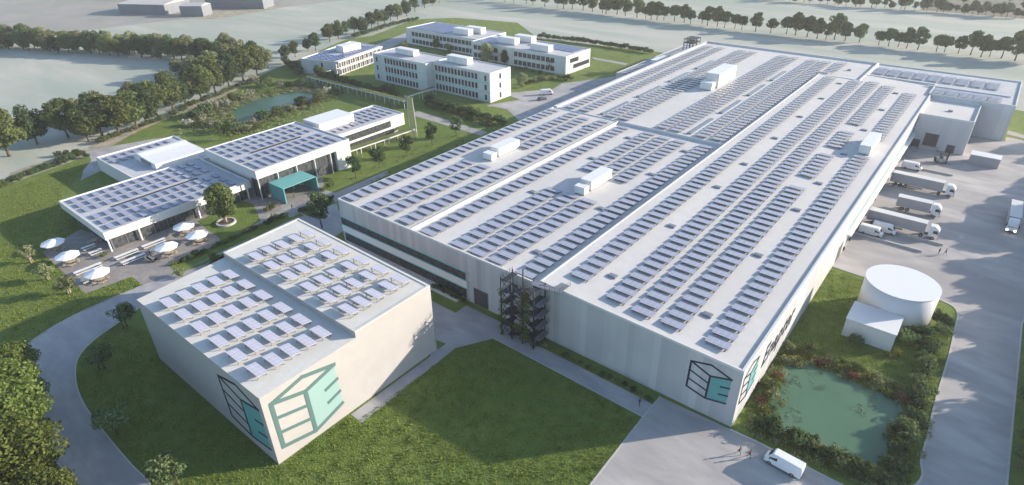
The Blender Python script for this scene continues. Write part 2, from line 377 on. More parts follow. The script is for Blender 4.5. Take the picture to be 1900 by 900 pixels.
# terrace and paths round the pavilion
terr = [G(*p) for p in [(78, 468), (159, 545), (245, 513), (264, 529), (300, 545), (322, 503), (409, 457), (407, 442), (366, 411), (445, 372), (470, 378), (484, 412), (530, 390), (556, 393), (600, 364), (600, 330), (450, 345), (330, 380), (190, 440), (150, 425)]]
sheet('terrace_paving', terr, 0.03, pavM)
sheet('promenade', [G(*p) for p in [(409, 457), (322, 500), (328, 507), (404, 474), (535, 405), (558, 396), (566, 402), (613, 380), (632, 370), (721, 323), (718, 317), (622, 358), (600, 352), (556, 383), (530, 385), (484, 409)]], 0.04, pathM)
sheet('pavilion_lane', [G(*p) for p in [(264, 529), (345, 519), (404, 478), (535, 410), (560, 402), (600, 385), (626, 376), (628, 400), (600, 430), (548, 408), (400, 480), (255, 560)]], 0.045, roadM)
sheet('tree_lawn', [G(*p) for p in [(366, 411), (407, 442), (484, 411), (445, 372), (410, 390)]], 0.05, lawnM)
sheet('plant_bed', [G(*p) for p in [(313, 493), (330, 507), (540, 405), (529, 396)]], 0.06, lawnM)
sheet('plant_bed', [G(*p) for p in [(558, 393), (569, 401), (623, 377), (613, 364)]], 0.06, lawnM)
sheet('plant_bed', [G(*p) for p in [(921, 603), (946, 615), (1214, 751), (1224, 737)]], 0.055, lawnM)
sheet('plant_bed', [(-92, 73.5), (-75.6, 73.5), (-75.6, 78.5), (-92, 76.5)], 0.055, lawnM)
sheet('path', [G(*p) for p in [(762, 213), (775, 206), (905, 246), (893, 252)]], 0.03, pathM)
# service paving behind the annex
sheet('service_road', [G(*p) for p in [(150, 335), (155, 316), (168, 300), (168, 293), (150, 284), (172, 278), (283, 258), (335, 252), (300, 300), (185, 318)]], 0.03, roadM)
sheet('service_road', [(-172, 207), (-160, 204), (-166.5, 189), (-156, 190), (-128, 172), (-120.5, 172), (-120.5, 240), (-137, 240), (-137, 246), (-146, 262), (-160, 236), (-158, 226)], 0.032, roadM)
sheet('service_road', [G(*p) for p in [(690, 86), (755, 60), (756, 74), (735, 84), (712, 96)]], 0.03, roadM)
sheet('path', [G(*p) for p in [(1098, 106), (1102, 110), (1160, 121), (1166, 118)]], 0.03, pathM)
sheet('path', [(-166, 189), (-160, 204), (-158, 204), (-164, 188)], 0.05, pathM)
sheet('farm_track', smooth_line([G(*p) for p in [(20, 320), (90, 297), (160, 275), (230, 243), (300, 216), (370, 190), (430, 163), (438, 168), (372, 197), (300, 225), (240, 252), (180, 285), (90, 310), (30, 335)]], True, 3), 0.025, trackM)
sheet('farmyard', [G(*p) for p in [(290, 32), (400, 36), (520, 15), (500, 4), (415, 8)]], 0.03, trackM)

pondR_px = [(1453, 682), (1471, 676), (1507, 680), (1542, 690), (1571, 704), (1613, 722), (1649, 733), (1670, 747), (1674, 776), (1656, 797), (1649, 829), (1640, 858), (1613, 864), (1578, 849), (1542, 838), (1507, 824), (1453, 799), (1428, 779), (1430, 740), (1441, 704)]
pondR = smooth_line([G(*p) for p in pondR_px], True, 4); sheet('pond_water', pondR, 0.04, waterR)
pondL_px = [(434, 205), (455, 194), (483, 184), (527, 175), (560, 171), (590, 175), (585, 183), (560, 192), (533, 199), (505, 212), (478, 226), (457, 231), (440, 222)]
pondL = smooth_line([G(*p) for p in pondL_px], True, 4); sheet('pond_water', pondL, 0.04, waterL)

# ------------------------------------------------------------------ foliage
def leaf_mesh(name, clumps, per, size, seed, m, flat=0.0, squash=0.8):
    r = np.random.default_rng(seed); P = []; N = []
    for (cx, cy, cz, cr) in clumps:
        k = int(per*(cr**2)); d = r.normal(size=(k, 3)); d /= np.linalg.norm(d, axis=1)[:, None]
        rad = cr*(0.55+0.5*r.random((k, 1))**0.6)
        P.append(np.array([cx, cy, cz])+d*rad*np.array([1, 1, squash])); N.append(d)
    P = np.vstack(P); N = np.vstack(N); P[:, 2] = np.maximum(P[:, 2], 0.03); n = len(P)
    N = N+r.normal(size=N.shape)*0.55; N /= np.linalg.norm(N, axis=1)[:, None]
    t = np.cross(N, r.normal(size=N.shape)); t /= np.linalg.norm(t, axis=1)[:, None]; b = np.cross(N, t)
    s = size*(0.6+0.8*r.random((n, 1)))
    V = np.stack([P-t*s*0.5, P-b*s*0.32, P+t*s*0.55, P+b*s*0.32], 1).reshape(-1, 3)
    me = bpy.data.meshes.new(name); me.vertices.add(4*n); me.vertices.foreach_set('co', V.astype(np.float32).ravel())
    me.loops.add(4*n); me.loops.foreach_set('vertex_index', np.arange(4*n, dtype=np.int32))
    me.polygons.add(n); me.polygons.foreach_set('loop_start', np.arange(0, 4*n, 4, dtype=np.int32))
    me.materials.append(m); me.update(calc_edges=True); me.validate(); return me

def crown_clumps(seed, w, h0, h1, k=26, cr=(0.28, 0.42), shape=0.8):
    r = random.Random(seed); out = []; cz = (h0+h1)/2; hz = (h1-h0)/2
    for i in range(k):
        for _ in range(50):
            x, y, z = (r.uniform(-1, 1) for _ in range(3))
            if 0.15 < x*x+y*y+z*z < 1: break
        q = 1-0.35*max(z, 0)**2 if shape < 1 else 1
        c = w*r.uniform(*cr)
        out.append((x*(w-c*0.8)*q, y*(w-c*0.8)*q, cz+z*(hz-c*0.5), c))
    return out
def trunk_mb(seed, h, r0, w, h0, n=7, stems=1):
    r = random.Random(seed); mb = MB()
    for s in range(stems):
        ox, oy = (0, 0) if stems == 1 else (r.uniform(-.5, .5), r.uniform(-.5, .5))
        p = Vector((ox, oy, -0.1)); top = h0+(h-h0)*0.45; segs = 4; rr = r0
        for i in range(segs):
            q = Vector((ox+r.uniform(-.12, .12)*h*0.12*(i+1), oy+r.uniform(-.12, .12)*h*0.12*(i+1), top*(i+1)/segs))
            mb.tube(p, q, rr, rr*0.78, 7); p = q; rr *= 0.78
            if i >= 1:
                for _ in range(2):
                    a = r.uniform(0, 6.28); L = w*r.uniform(0.5, 0.8)
                    mid = p+Vector((math.cos(a)*L*.5, math.sin(a)*L*.5, L*.4)); mb.tube(p, mid, rr*0.55, rr*0.38, 5)
                    mb.tube(mid, mid+Vector((math.cos(a+.4)*L*.4, math.sin(a+.4)*L*.4, L*.35)), rr*0.38, rr*0.15, 5)
    return mb
PROTO = {}
def make_tree_proto(key, h, w, h0, r0, m, bk=None, per=60, size=0.55, k=28, seed=1, name='tree', stems=1, cr=(0.28, 0.42)):
    cl = crown_clumps(seed, w, h0, h, k, cr)
    PROTO[key] = (name, leaf_mesh('crown', cl, per, size, seed, m), trunk_mb(seed, h, r0, w, h0, stems=stems).build('trunk', bk or bark).data, h)
    tmp = [o for o in C.objects if o.name.startswith('trunk') and not o.parent and o.data == PROTO[key][2]]
    for o in tmp: bpy.data.objects.remove(o)
def put_tree(key, x, y, s, label, group=None, z=0.0, cat='tree', sz=None):
    name, cm, tm, h = PROTO[key]
    t = thing(name, label, cat, (x, y, z), rnd.uniform(0, 6.28), group); t.scale = (s, s, s*(sz or rnd.uniform(0.9, 1.1)))
    for nm, me in (('trunk', tm), ('crown', cm)):
        o = bpy.data.objects.new(nm, me); C.objects.link(o); o.parent = t
    return t
for i in range(4):
    make_tree_proto('big%d' % i, 10, 4.5, 1.3, 0.34, leafA if i < 2 else leafB, per=62, size=0.62, k=30, seed=11+i, name='broadleaf_tree')
for i in range(2):
    make_tree_proto('pale%d' % i, 10, 4.1, 0.5, 0.28, leafC, per=55, size=0.62, k=26, seed=31+i, name='broadleaf_tree')
make_tree_proto('olive', 5.0, 2.4, 1.6, 0.16, leafC, barkp, per=110, size=0.38, k=16, seed=41, name='small_tree', stems=3, cr=(0.26, 0.4))
make_tree_proto('slim', 6.0, 1.9, 1.4, 0.13, leafB, bark, per=150, size=0.36, k=18, seed=43, name='small_tree')
make_tree_proto('spotted', 4.6, 2.5, 1.2, 0.14, leafmat('leaf_grey_green', (0.06, 0.10, 0.04), (0.11, 0.16, 0.065), (0.20, 0.25, 0.115), .35), bark, per=120, size=0.33, k=18, seed=44, name='small_tree', stems=2)
make_tree_proto('near', 11, 5.0, 1.2, 0.4, leafmat('leaf_olive_green', (0.06, 0.09, 0.022), (0.11, 0.145, 0.038), (0.19, 0.22, 0.07), .45), bark, per=120, size=0.42, k=34, seed=45, name='broadleaf_tree')
make_tree_proto('round', 8.2, 4.0, 1.5, 0.3, leafA, barkp, per=150, size=0.42, k=30, seed=47, name='feature_tree', stems=2)
make_tree_proto('far0', 11, 4.4, 2.6, 0.32, leafB, per=40, size=0.85, k=22, seed=51, name='field_tree')
make_tree_proto('far1', 10, 4.0, 2.8, 0.3, leafB, per=40, size=0.85, k=20, seed=52, name='field_tree')
make_tree_proto('far2', 12, 4.8, 2.4, 0.34, leafA, per=40, size=0.85, k=24, seed=53, name='field_tree')

SHR = {}
def shrub_proto(key, w, h, m, per=150, size=0.3, k=9, seed=1, name='shrub'):
    r = random.Random(seed); cl = [(r.uniform(-.55, .55)*w, r.uniform(-.55, .55)*w, r.uniform(0.35, 0.72)*h, w*r.uniform(0.3, 0.5)) for _ in range(k)]
    SHR[key] = (name, leaf_mesh(name, cl, per, size, seed, m, squash=0.85))
shrub_proto('dark', 1.6, 2.2, leafB, 130, 0.34, 12, 61); shrub_proto('dark2', 1.6, 2.0, leafB, 130, 0.34, 11, 62)
shrub_proto('mid', 1.4, 1.7, leafA, 140, 0.30, 11, 63); shrub_proto('pale', 1.3, 1.6, leafC, 140, 0.28, 10, 64)
shrub_proto('yellow', 1.2, 1.1, leafY, 150, 0.28, 9, 65, 'bog_plant'); shrub_proto('russet', 1.0, 0.9, leafR, 200, 0.24, 9, 66, 'bog_plant')
shrub_proto('blossom', 1.2, 1.4, leafW, 150, 0.28, 10, 67)
shrub_proto('spotty', 1.7, 2.3, leafmat('leaf_grey_green', None, None, None), 130, 0.30, 12, 68)
def put_shrub(key, x, y, s, label, group=None, z=0.0):
    name, me = SHR[key]; o = bpy.data.objects.new(name, me); C.objects.link(o)
    o.location = (x, y, z); o.rotation_euler = (0, 0, rnd.uniform(0, 6.28)); o.scale = (s, s, s*rnd.uniform(0.85, 1.15))
    tag(o, label, 'shrub' if name == 'shrub' else 'plant', group); return o
def along(px, n, jit=0.0):
    P = [G(*p) for p in px]; ds = [0]
    for a, b in zip(P, P[1:]): ds.append(ds[-1]+math.hypot(b[0]-a[0], b[1]-a[1]))
    out = []
    for i in range(n):
        t = ds[-1]*(i+0.5)/n
        for k in range(len(P)-1):
            if ds[k+1] >= t:
                f = (t-ds[k])/(ds[k+1]-ds[k]); out.append((P[k][0]+(P[k+1][0]-P[k][0])*f+rnd.uniform(-jit, jit), P[k][1]+(P[k+1][1]-P[k][1])*f+rnd.uniform(-jit, jit))); break
    return out

# ---- trees: belt across the upper left, two rows deep
g = 'trees of the belt between the two misty fields'
for i, (x, y) in enumerate(along([(-60, 84), (0, 90), (150, 99), (300, 108), (400, 118), (480, 128)], 30, 1.5)):
    put_tree(rnd.choice(['big2', 'big3', 'pale0', 'big1']), x, y, rnd.uniform(1.0, 1.4), 'front-line tree of the belt between misty fields, %s from the left' % nth(i), g)
for i, (x, y) in enumerate(along([(-60, 77), (0, 84), (150, 92), (300, 101), (430, 112), (520, 125)], 26, 2.5)):
    put_tree(rnd.choice(['pale0', 'pale1', 'big0']), x, y, rnd.uniform(1.0, 1.35), 'paler back-line tree of the belt between misty fields, %s from the left' % nth(i), 'trees in the back line of the belt')
# ---- big trees along the track
g = 'large trees along the gravel track'
spots = [(18, 290, 1.25), (-45, 315, 1.2), (70, 268, .95), (127, 256, 1.0), (165, 262, .95), (190, 252, 1.1), (222, 250, 1.2), (255, 238, 1.0), (272, 230, 1.15), (292, 215, .95), (322, 203, 1.05), (345, 195, .9), (375, 187, 1.15), (400, 172, 1.1), (425, 160, 1.05), (452, 150, 1.1), (478, 140, 1.0)]
for i, (u, v, s) in enumerate(spots):
    x, y = G(u, v); put_tree(['big0', 'big1', 'big2'][i % 3], x, y, s*1.4, 'large green tree beside the gravel track, %s from the left' % nth(i), g)
for i, (u, v, s) in enumerate([(150, 232, .8), (180, 222, .85), (255, 205, .95), (275, 196, .9), (312, 175, .85), (338, 148, .85), (365, 150, .9), (395, 140, 1.0), (430, 132, 1.05), (455, 124, 1.0)]):
    x, y = G(u, v); put_tree(['pale0', 'pale1'][i % 2], x, y, s*1.4, 'pale tree at the field edge behind the track trees, %s from the left' % nth(i), 'pale trees at the field edge')
g = 'trees in the row behind the office houses'
for i, (u, v, s) in enumerate([(531, 112, 1.0), (548, 106, .9), (572, 94, .85), (586, 94, 1.25), (612, 78, 1.15), (628, 72, 1.3), (643, 66, 1.0), (658, 62, 1.0), (674, 62, 1.2), (690, 52, 1.15), (702, 47, 1.15), (714, 43, 1.15), (725, 38, 1.15), (738, 36, 1.2), (755, 30, 1.3), (770, 22, 1.3), (788, 15, 1.3), (802, 10, 1.2), (815, 5, 1.1), (828, 1, 1.0)]):
    x, y = G(u, v); put_tree(['far0', 'far2', 'big2'][i % 3], x, y, s*0.82, 'dark tree in the diagonal row behind the offices, %s from near end' % nth(i), g)
g = 'trees in the long row across the far field'
xs = -330
i = 0
px = [915, 938, 953, 975, 990, 1013, 1033, 1048, 1060, 1080, 1098, 1117, 1127, 1143, 1160, 1183, 1198, 1210, 1220, 1232, 1250, 1268, 1283, 1300, 1312, 1330, 1345, 1362, 1377, 1403, 1430, 1457, 1475, 1497, 1517, 1533, 1547, 1567, 1593, 1630, 1648, 1665, 1682, 1703, 1737, 1752, 1777, 1800, 1820, 1835, 1857, 1883, 1905, 1925]
for i, u in enumerate(px):
    t = (u-1013)/(1883-1013); v = 12+(55-12)*(u-1013)/(1377-1013) if u < 1377 else 55+(112-55)*(u-1377)/(1883-1377)
    x, y = G(u, v); y += rnd.uniform(-2, 2)
    put_tree(['far0', 'far1', 'far2'][rnd.randrange(3)], x, y, rnd.uniform(0.85, 1.25), 'tree in the long row across the far field, %s from the left' % nth(i), g)
g = 'trees along the far scrubland edge'
for i in range(36):
    u = 1425+i*13.5+rnd.uniform(-4, 4); x, y = G(u, 0+ (u-1425)*0.072); y += rnd.uniform(-3, 3)
    put_tree(['far0', 'far1', 'far2', 'big2'][rnd.randrange(4)], x, y, rnd.uniform(0.55, 1.0), 'hazy tree at the edge of the far scrubland, %s from the left end' % nth(i), g)
g = 'small trees scattered on the far scrubland'
for i in range(22):
    x = -80+i*8.6+rnd.uniform(-3, 3); y = rnd.uniform(575, 720)
    put_tree(['far1', 'far0'][rnd.randrange(2)], x, y, rnd.uniform(0.45, 0.8), 'small hazy tree on the far scrubland, %s of those scattered there from the left' % nth(i), g)
for i, (u, v) in enumerate([(238, -2), (262, -3), (280, -1), (452, 6), (470, 3)]):
    x, y = G(u, v); put_tree('big1', x, y, 0.8, 'tree %s the grey farm sheds, %s from the left' % ('behind' if i < 3 else 'to the right of', nth(i if i < 3 else i-3)), 'trees by the farm sheds')

# ---- near trees in the lower left corner
g = 'big olive-green trees in the lower left corner'
for i, (x, y, s, l) in enumerate([(-95.5, 2.0, 1.0, 'nearest the bottom edge beside the curved road'), (-105, 3.5, 1.05, 'in the middle of the corner clump by the road'), (-115, 5.0, .95, 'farthest up the curved road in the corner clump'), (-104, -5.5, 1.2, 'at the left edge of the corner clump'), (-88.5, -4.5, 1.0, 'right at the bottom edge of the corner clump'), (-123, 8.0, .8, 'hanging over the outer kerb of the curved road'), (-86, 1.5, .75, 'lowest one by the road at the bottom')]):
    put_tree('near', x, y, s*1.22, 'bushy olive-green tree '+l, g)
g = 'small grey-green trees on the shaded lawn'
for (u, v, s, l) in [(236, 606, 1.0, 'by the back corner of the hall with the cube emblem'), (194, 684, 1.0, 'at the inner kerb halfway along the curved road'), (218, 805, 1.05, 'on the inner kerb in the lower part of the curved road'), (322, 905, 1.1, 'catching the sun at the bottom edge of the lawn')]:
    x, y = G(u, v); put_tree('spotted', x, y, s*1.25, 'small loose grey-green tree '+l, g)
for (u, v, l) in [(59, 487, 'farthest from the camera, beside the leftmost parasol'), (88, 520, 'the middle one of three'), (130, 545, 'nearest the camera, by the terrace corner')]:
    x, y = G(u, v); put_tree('olive', x, y, 0.95, 'small pale tree along the left terrace edge, '+l, 'pale trees beside the terrace')
rx, ry = G(420, 414)
put_tree('round', rx, ry, 1.3, 'round-crowned tree standing in a stone ring on the small lawn', z=0.35, cat='tree')
mb = MB()
for k in range(28):
    a0, a1 = 2*math.pi*k/28, 2*math.pi*(k+1)/28
    mb.prism([(rx+2.6*math.cos(a0), ry+2.6*math.sin(a0)), (rx+2.6*math.cos(a1), ry+2.6*math.sin(a1)), (rx+2.1*math.cos(a1), ry+2.1*math.sin(a1)), (rx+2.1*math.cos(a0), ry+2.1*math.sin(a0))], 0, 0.55)
mp = MB(); mp.prism([(rx+2.1*math.cos(2*math.pi*k/28), ry+2.1*math.sin(2*math.pi*k/28)) for k in range(28)], 0, 0.38)
t = thing('ring_planter', 'round pale stone planter ring around the trunk on the small lawn', 'planter', (rx, ry, 0)); part('rim', mb, concrete, t); part('soil', mp, soil, t)
g = 'slim dark young trees on the lawns near the pavilion'
for (u, v, s, l) in [(598, 423, 1.25, 'in the gap between the two halls'), (660, 330, 1.05, 'by the right end of the tall glass front'), (704, 312, 1.0, 'on the lawn left of the flat-roofed wing end'), (756, 290, .95, 'below the end of the grass-roofed walkway'), (802, 270, 1.0, 'on the lawn beside the concrete path'), (847, 253, 1.0, 'nearest the concrete path junction')]:
    x, y = G(u, v); put_tree('slim', x, y, s*1.4, 'slim dark young tree '+l, g)
x, y = G(430, 260); put_tree('slim', x, y, 1.5, 'dense rounded tree on the lawn between the left pond and the pavilion roof', sz=0.9)
for (u, v, s, k, l) in [(772, 77, .75, 'pale0', 'against the left end of the long two-storey office'), (811, 91, .65, 'big1', 'by the middle of the long two-storey office'), (832, 97, .6, 'pale1', 'pale and bushy beside the middle of the two-storey office'), (903, 118, 1.1, 'pale0', 'tall and pale at the recess of the two-storey office'), (937, 119, .7, 'big1', 'right of the recess of the two-storey office'), (1023, 133, .75, 'pale0', 'by the near corner of the two-storey office'), (968, 162, .8, 'pale1', 'on the lawn right of the three-storey office'), (752, 96, .6, 'pale1', 'beside the service road behind the three-storey office'), (596, 150, .8, 'big3', 'against the blank end of the glass-fronted office')]:
    x, y = G(u, v); put_tree(k, x, y, s, 'garden tree '+l, 'garden trees among the offices')
# ---- trees outside the frame to the right, whose long shadows fall over the yard
g = 'tall trees along the right boundary'
for k_, (xx, y0_, y1_, st_, sc_, nm) in enumerate([(32, 96, 255, 6.8, 1.1, 'nearest'), (40, 92, 300, 7.5, 1.15, 'middle'), (54, 100, 320, 7.5, 1.4, 'outer')]):
    for i in range(int((y1_-y0_)/st_)):
        put_tree(['big0', 'big1', 'far2'][i % 3], xx+rnd.uniform(-2.5, 2.5), y0_+i*st_+rnd.uniform(-2.5, 2.5), sc_*rnd.uniform(.75, 1.15), 'tall tree in the %s boundary row right of the yard, %s from near end' % (nm, nth(i)), g)
for i, (u, v, s) in enumerate([(1893, 870, .55), (1900, 830, .5), (1905, 760, .6), (1912, 700, .6)]):
    x, y = G(u, v); put_tree('spotted', x, y, s*1.6, 'small tree on the verge right of the access road, %s from the bottom' % nth(i), 'verge trees by the access road')

# ---- shrubs round the right pond
g = 'shrubs round the green pond'
S = [(90, 620, 1.3, 'dark'), (45, 605, 1.1, 'dark2'), (200, 665, 1.0, 'dark'), (250, 690, 1.1, 'spotty'), (290, 700, 1.0, 'dark2'), (370, 755, 1.0, 'dark'), (455, 800, 1.15, 'spotty'), (500, 820, 1.1, 'dark2'), (565, 855, 1.2, 'dark'), (620, 880, 1.2, 'dark2'), (680, 885, 1.15, 'spotty'), (730, 880, 1.1, 'dark'), (715, 820, 1.2, 'spotty'), (765, 815, 1.0, 'dark2'), (735, 740, 1.15, 'dark'), (785, 680, 1.1, 'spotty'), (790, 610, 1.15, 'spotty'), (760, 640, 1.0, 'dark'), (825, 560, 1.0, 'dark2'), (840, 500, 1.0, 'dark'), (820, 460, 1.1, 'dark2'), (890, 440, 1.15, 'spotty'), (850, 400, 1.05, 'spotty'), (860, 350, 1.0, 'dark'), (895, 320, 1.2, 'spotty'), (880, 270, 1.1, 'dark2'), (900, 220, 1.1, 'dark'), (870, 180, 1.1, 'dark2'), (930, 190, 1.1, 'spotty'), (960, 110, 1.2, 'spotty'), (890, 130, 1.15, 'dark'), (800, 150, 1.3, 'spotty'), (815, 100, 1.2, 'dark2'), (985, 70, 1.1, 'dark'), (925, 40, 1.1, 'dark2'), (510, 165, 1.0, 'spotty')]
for i, (a, b, s, k) in enumerate(S):
    x, y = G(1400+a/2.812, 580+b/2.812); kk = {'dark': 'dark green', 'dark2': 'deep green', 'spotty': 'grey-green'}[k]
    lb = 'single grey-green shrub against the blank side of the small white shed' if i == 35 else '%s shrub round the green pond, %s going round from hall corner past van' % (kk, nth(i))
    put_shrub(k, x, y, s*1.12, lb, g)
g = 'marsh plants on the bank of the green pond'
for i, (a, b, s, k) in enumerate([(120, 335, 1.2, 'russet'), (335, 270, 1.2, 'russet'), (510, 335, 1.2, 'russet'), (35, 470, 1.1, 'russet'), (765, 450, 1.2, 'russet'), (400, 785, .8, 'yellow'), (180, 195, 1.1, 'pale'), (235, 215, 1.2, 'yellow'), (290, 205, 1.2, 'mid'), (170, 265, 1.1, 'pale'), (385, 260, 1.0, 'pale'), (440, 290, 1.0, 'yellow'), (600, 350, 1.1, 'yellow'), (645, 375, 1.2, 'pale'), (690, 425, 1.1, 'yellow'), (130, 375, 1.1, 'yellow'), (90, 400, 1.2, 'mid'), (60, 440, 1.0, 'yellow'), (50, 520, 1.1, 'yellow'), (100, 450, 1.2, 'pale'), (130, 480, 1.0, 'pale'), (540, 300, 1.0, 'mid'), (700, 230, 1.0, 'yellow'), (745, 225, 1.1, 'yellow'), (220, 250, 1.0, 'yellow'), (740, 400, 1.0, 'yellow'), (830, 590, .9, 'yellow'), (870, 580, .9, 'pale'), (15, 385, 1.0, 'yellow'), (470, 270, 1.0, 'mid')]):
    x, y = G(1400+a/2.812, 580+b/2.812)
    put_shrub(k, x, y, s, '%s marsh plant on the green pond bank, %s from the top left' % ({'russet': 'reddish', 'yellow': 'yellow-green', 'pale': 'pale green', 'mid': 'mid green'}[k], nth(i)), g)

def in_poly(x, y, poly):
    c = False; j = len(poly)-1
    for i in range(len(poly)):
        if (poly[i][1] > y) != (poly[j][1] > y) and x < (poly[j][0]-poly[i][0])*(y-poly[i][1])/(poly[j][1]-poly[i][1])+poly[i][0]: c = not c
        j = i
    return c
def scatter_stuff(name, centers, per, size, seed, m, h=0.25):
    cl = [(x, y, h, r) for x, y, r in centers]
    me = leaf_mesh(name, cl, per, size, seed, m, squash=h/ max(0.3, np.mean([c[2] for c in centers])))
    o = bpy.data.objects.new(name, me); C.objects.link(o); o['kind'] = 'stuff'; return o
def ring_pts(pond, n, d0, d1, seed, part_=None):
    r = random.Random(seed); cx = sum(p[0] for p in pond)/len(pond); cy = sum(p[1] for p in pond)/len(pond); out = []
    for _ in range(n):
        p = r.choice(pond); a = math.atan2(p[1]-cy, p[0]-cx); d = r.uniform(d0, d1)
        out.append((p[0]+math.cos(a)*d+r.uniform(-1, 1), p[1]+math.sin(a)*d+r.uniform(-1, 1), r.uniform(0.4, 1.0)))
    return out
scatter_stuff('bank_plants', ring_pts(pondR, 260, -0.3, 3.2, 1), 90, 0.26, 71, leafY, 0.35)
scatter_stuff('bank_plants', ring_pts(pondR, 240, 0, 4.5, 2), 90, 0.26, 72, leafC, 0.35)
scatter_stuff('water_plants', [(x+rnd.uniform(-1, 1), y+rnd.uniform(-1, 1), rnd.uniform(.35, .8)) for (x, y) in crop(1400, 580, 2.812, [(200, 340), (230, 360), (180, 370), (330, 385), (350, 400), (580, 430), (610, 440), (540, 500), (560, 520), (640, 505), (190, 520), (215, 545), (440, 700), (460, 720), (150, 420), (130, 460), (310, 320), (600, 800)]) for _ in range(4)], 34, 0.22, 73, leafP, 0.08).location.z = 0.05
scatter_stuff('bank_plants', ring_pts(pondL, 300, 0, 9, 3), 42, 0.45, 74, leafW, 0.4)
scatter_stuff('bank_plants', ring_pts(pondL, 420, 0, 11, 4), 42, 0.45, 75, leafA, 0.5)
scatter_stuff('bank_plants', ring_pts(pondL, 300, 0, 15, 5), 36, 0.45, 76, leafY, 0.4)
scatter_stuff('meadow_plants', [(x, y, rnd.uniform(.5, 1.0)) for (x, y) in [G(rnd.uniform(330, 600), rnd.uniform(150, 250)) for _ in range(900)] if -262 < x < -192 and y > 84 and y < 160 and not in_poly(x, y, pondL) and (x < -226 or y > 88) and not (x > -190)][:520], 26, 0.42, 78, leafC, 0.35)
scatter_stuff('meadow_plants', [(rnd.uniform(-157, -124), rnd.uniform(104, 170), rnd.uniform(.4, .9)) for _ in range(150)], 16, 0.35, 79, leafA, 0.22)
# left pond individual bushes
g = 'bushes round the left pond'
LP = [(350, 233), (367, 235), (387, 233), (400, 200), (383, 213), (420, 197), (433, 187), (450, 183), (467, 177), (487, 167), (400, 236), (410, 245), (465, 235), (473, 225), (490, 222), (500, 217), (515, 215), (533, 207), (545, 205), (560, 197), (575, 193), (590, 190), (600, 180), (608, 173), (540, 163), (520, 158), (500, 160), (480, 160), (470, 150), (560, 160), (590, 165), (480, 240), (455, 245), (375, 222), (362, 220)]
for i, (u, v) in enumerate(LP):
    x, y = G(u, v); k = ['blossom', 'mid', 'pale', 'blossom', 'dark'][i % 5]
    put_shrub(k, x, y, 1.9*rnd.uniform(0.8, 1.3), '%s bush round the left pond, %s counting from its left bank' % ({'blossom': 'whitish flowering', 'mid': 'mid green', 'pale': 'pale', 'dark': 'dark'}[k], nth(i)), g)
def hedge(px, n, keys, s, phrase, group, jit=0.3):
    for i, (x, y) in enumerate(along(px, n, jit)):
        put_shrub(rnd.choice(keys), x, y, s*rnd.uniform(0.85, 1.2), phrase % nth(i), group)
hedge([(-40, 378), (0, 350), (40, 332), (80, 318), (120, 303), (140, 292)], 22, ['dark', 'mid'], 1.15, 'rounded shrub in the left lawn hedge, %s from lower-left end', 'shrubs of the left lawn hedge', .5)
hedge([(188, 268), (230, 248), (270, 235), (310, 220), (360, 195), (400, 180), (440, 163), (500, 146)], 38, ['dark', 'mid'], 1.1, 'rounded shrub in the gravel track hedge, %s from lower-left end', 'shrubs of the track hedge', .8)
hedge([(100, 292), (150, 286), (160, 296)], 6, ['dark', 'mid'], 1.0, 'shrub round the rounded end of the left lawn, %s from the left', 'shrubs at the rounded lawn end', .5)
hedge([(656, 72), (690, 60), (740, 45), (777, 37)], 18, ['dark'], 1.5, 'shrub in the diagonal hedge behind the offices, %s from near end', 'shrubs of the diagonal hedge', .4)
hedge([(997, 70), (1060, 77), (1130, 87), (1213, 100)], 24, ['dark'], 1.5, 'shrub in the straight far lawn hedge, %s from left end', 'shrubs of the far lawn hedge', .3)
hedge([(786, 188), (830, 203), (870, 213), (905, 225), (940, 232)], 20, ['dark', 'dark2'], 1.55, 'dark shrub in front of the three-storey office, %s from the left', 'shrubs in front of the three-storey office', 1.2)
hedge([(790, 196), (850, 215), (915, 236)], 14, ['dark', 'mid'], 1.3, 'outer-line shrub before the three-storey office, %s from the left', 'outer shrubs before the three-storey office', 1.0)
hedge([(600, 140), (640, 158), (690, 172), (740, 180)], 16, ['dark', 'dark2'], 1.7, 'dark shrub behind the long grass-roofed walkway, %s from the left', 'shrubs behind the walkway', 2.0)
hedge([(530, 118), (550, 130), (565, 140)], 7, ['dark', 'dark2'], 2.0, 'dark shrub beside the blank wall of the glass-fronted office, %s from the back', 'shrubs beside the blank office wall', 1.5)
hedge([(975, 157), (1000, 152), (1030, 148), (1065, 150)], 14, ['pale', 'mid', 'yellow'], 1.5, 'light garden shrub below the two-storey office end, %s from the left', 'garden shrubs by the two-storey office', 2.5)
hedge([(850, 110), (900, 122), (960, 130), (1010, 138)], 12, ['dark', 'mid'], 1.2, 'shrub at the foot of the two-storey office, %s from the left', 'shrubs along the two-storey office', 1.5)
g = 'shrubs in the long plant bed by the promenade'
hedge([(318, 494), (380, 470), (450, 436), (532, 399)], 26, ['mid', 'dark', 'yellow', 'pale'], 0.75, 'low shrub in the long promenade bed, %s from terrace end', g, .35)
hedge([(560, 396), (590, 381), (618, 368)], 9, ['mid', 'dark'], 0.8, 'low shrub in the short bed before the teal portal, %s from the left', 'shrubs in the short bed before the portal', .3)
for u, v, s, l in [(333, 513, 1.3, 'at the terrace end of the promenade bed'), (398, 484, 1.2, 'against the back wall of the stepped-roof hall'), (512, 388, 1.35, 'left of the teal portal'), (613, 350, 1.2, 'right of the teal portal'), (500, 392, 1.0, 'under the glass corner left of the portal'), (600, 356, .9, 'close to the right leg of the teal portal')]:
    x, y = G(u, v); put_shrub('pale' if s > 1.2 else 'mid', x, y, s, 'single leafy shrub '+l, 'single shrubs near the entrance')
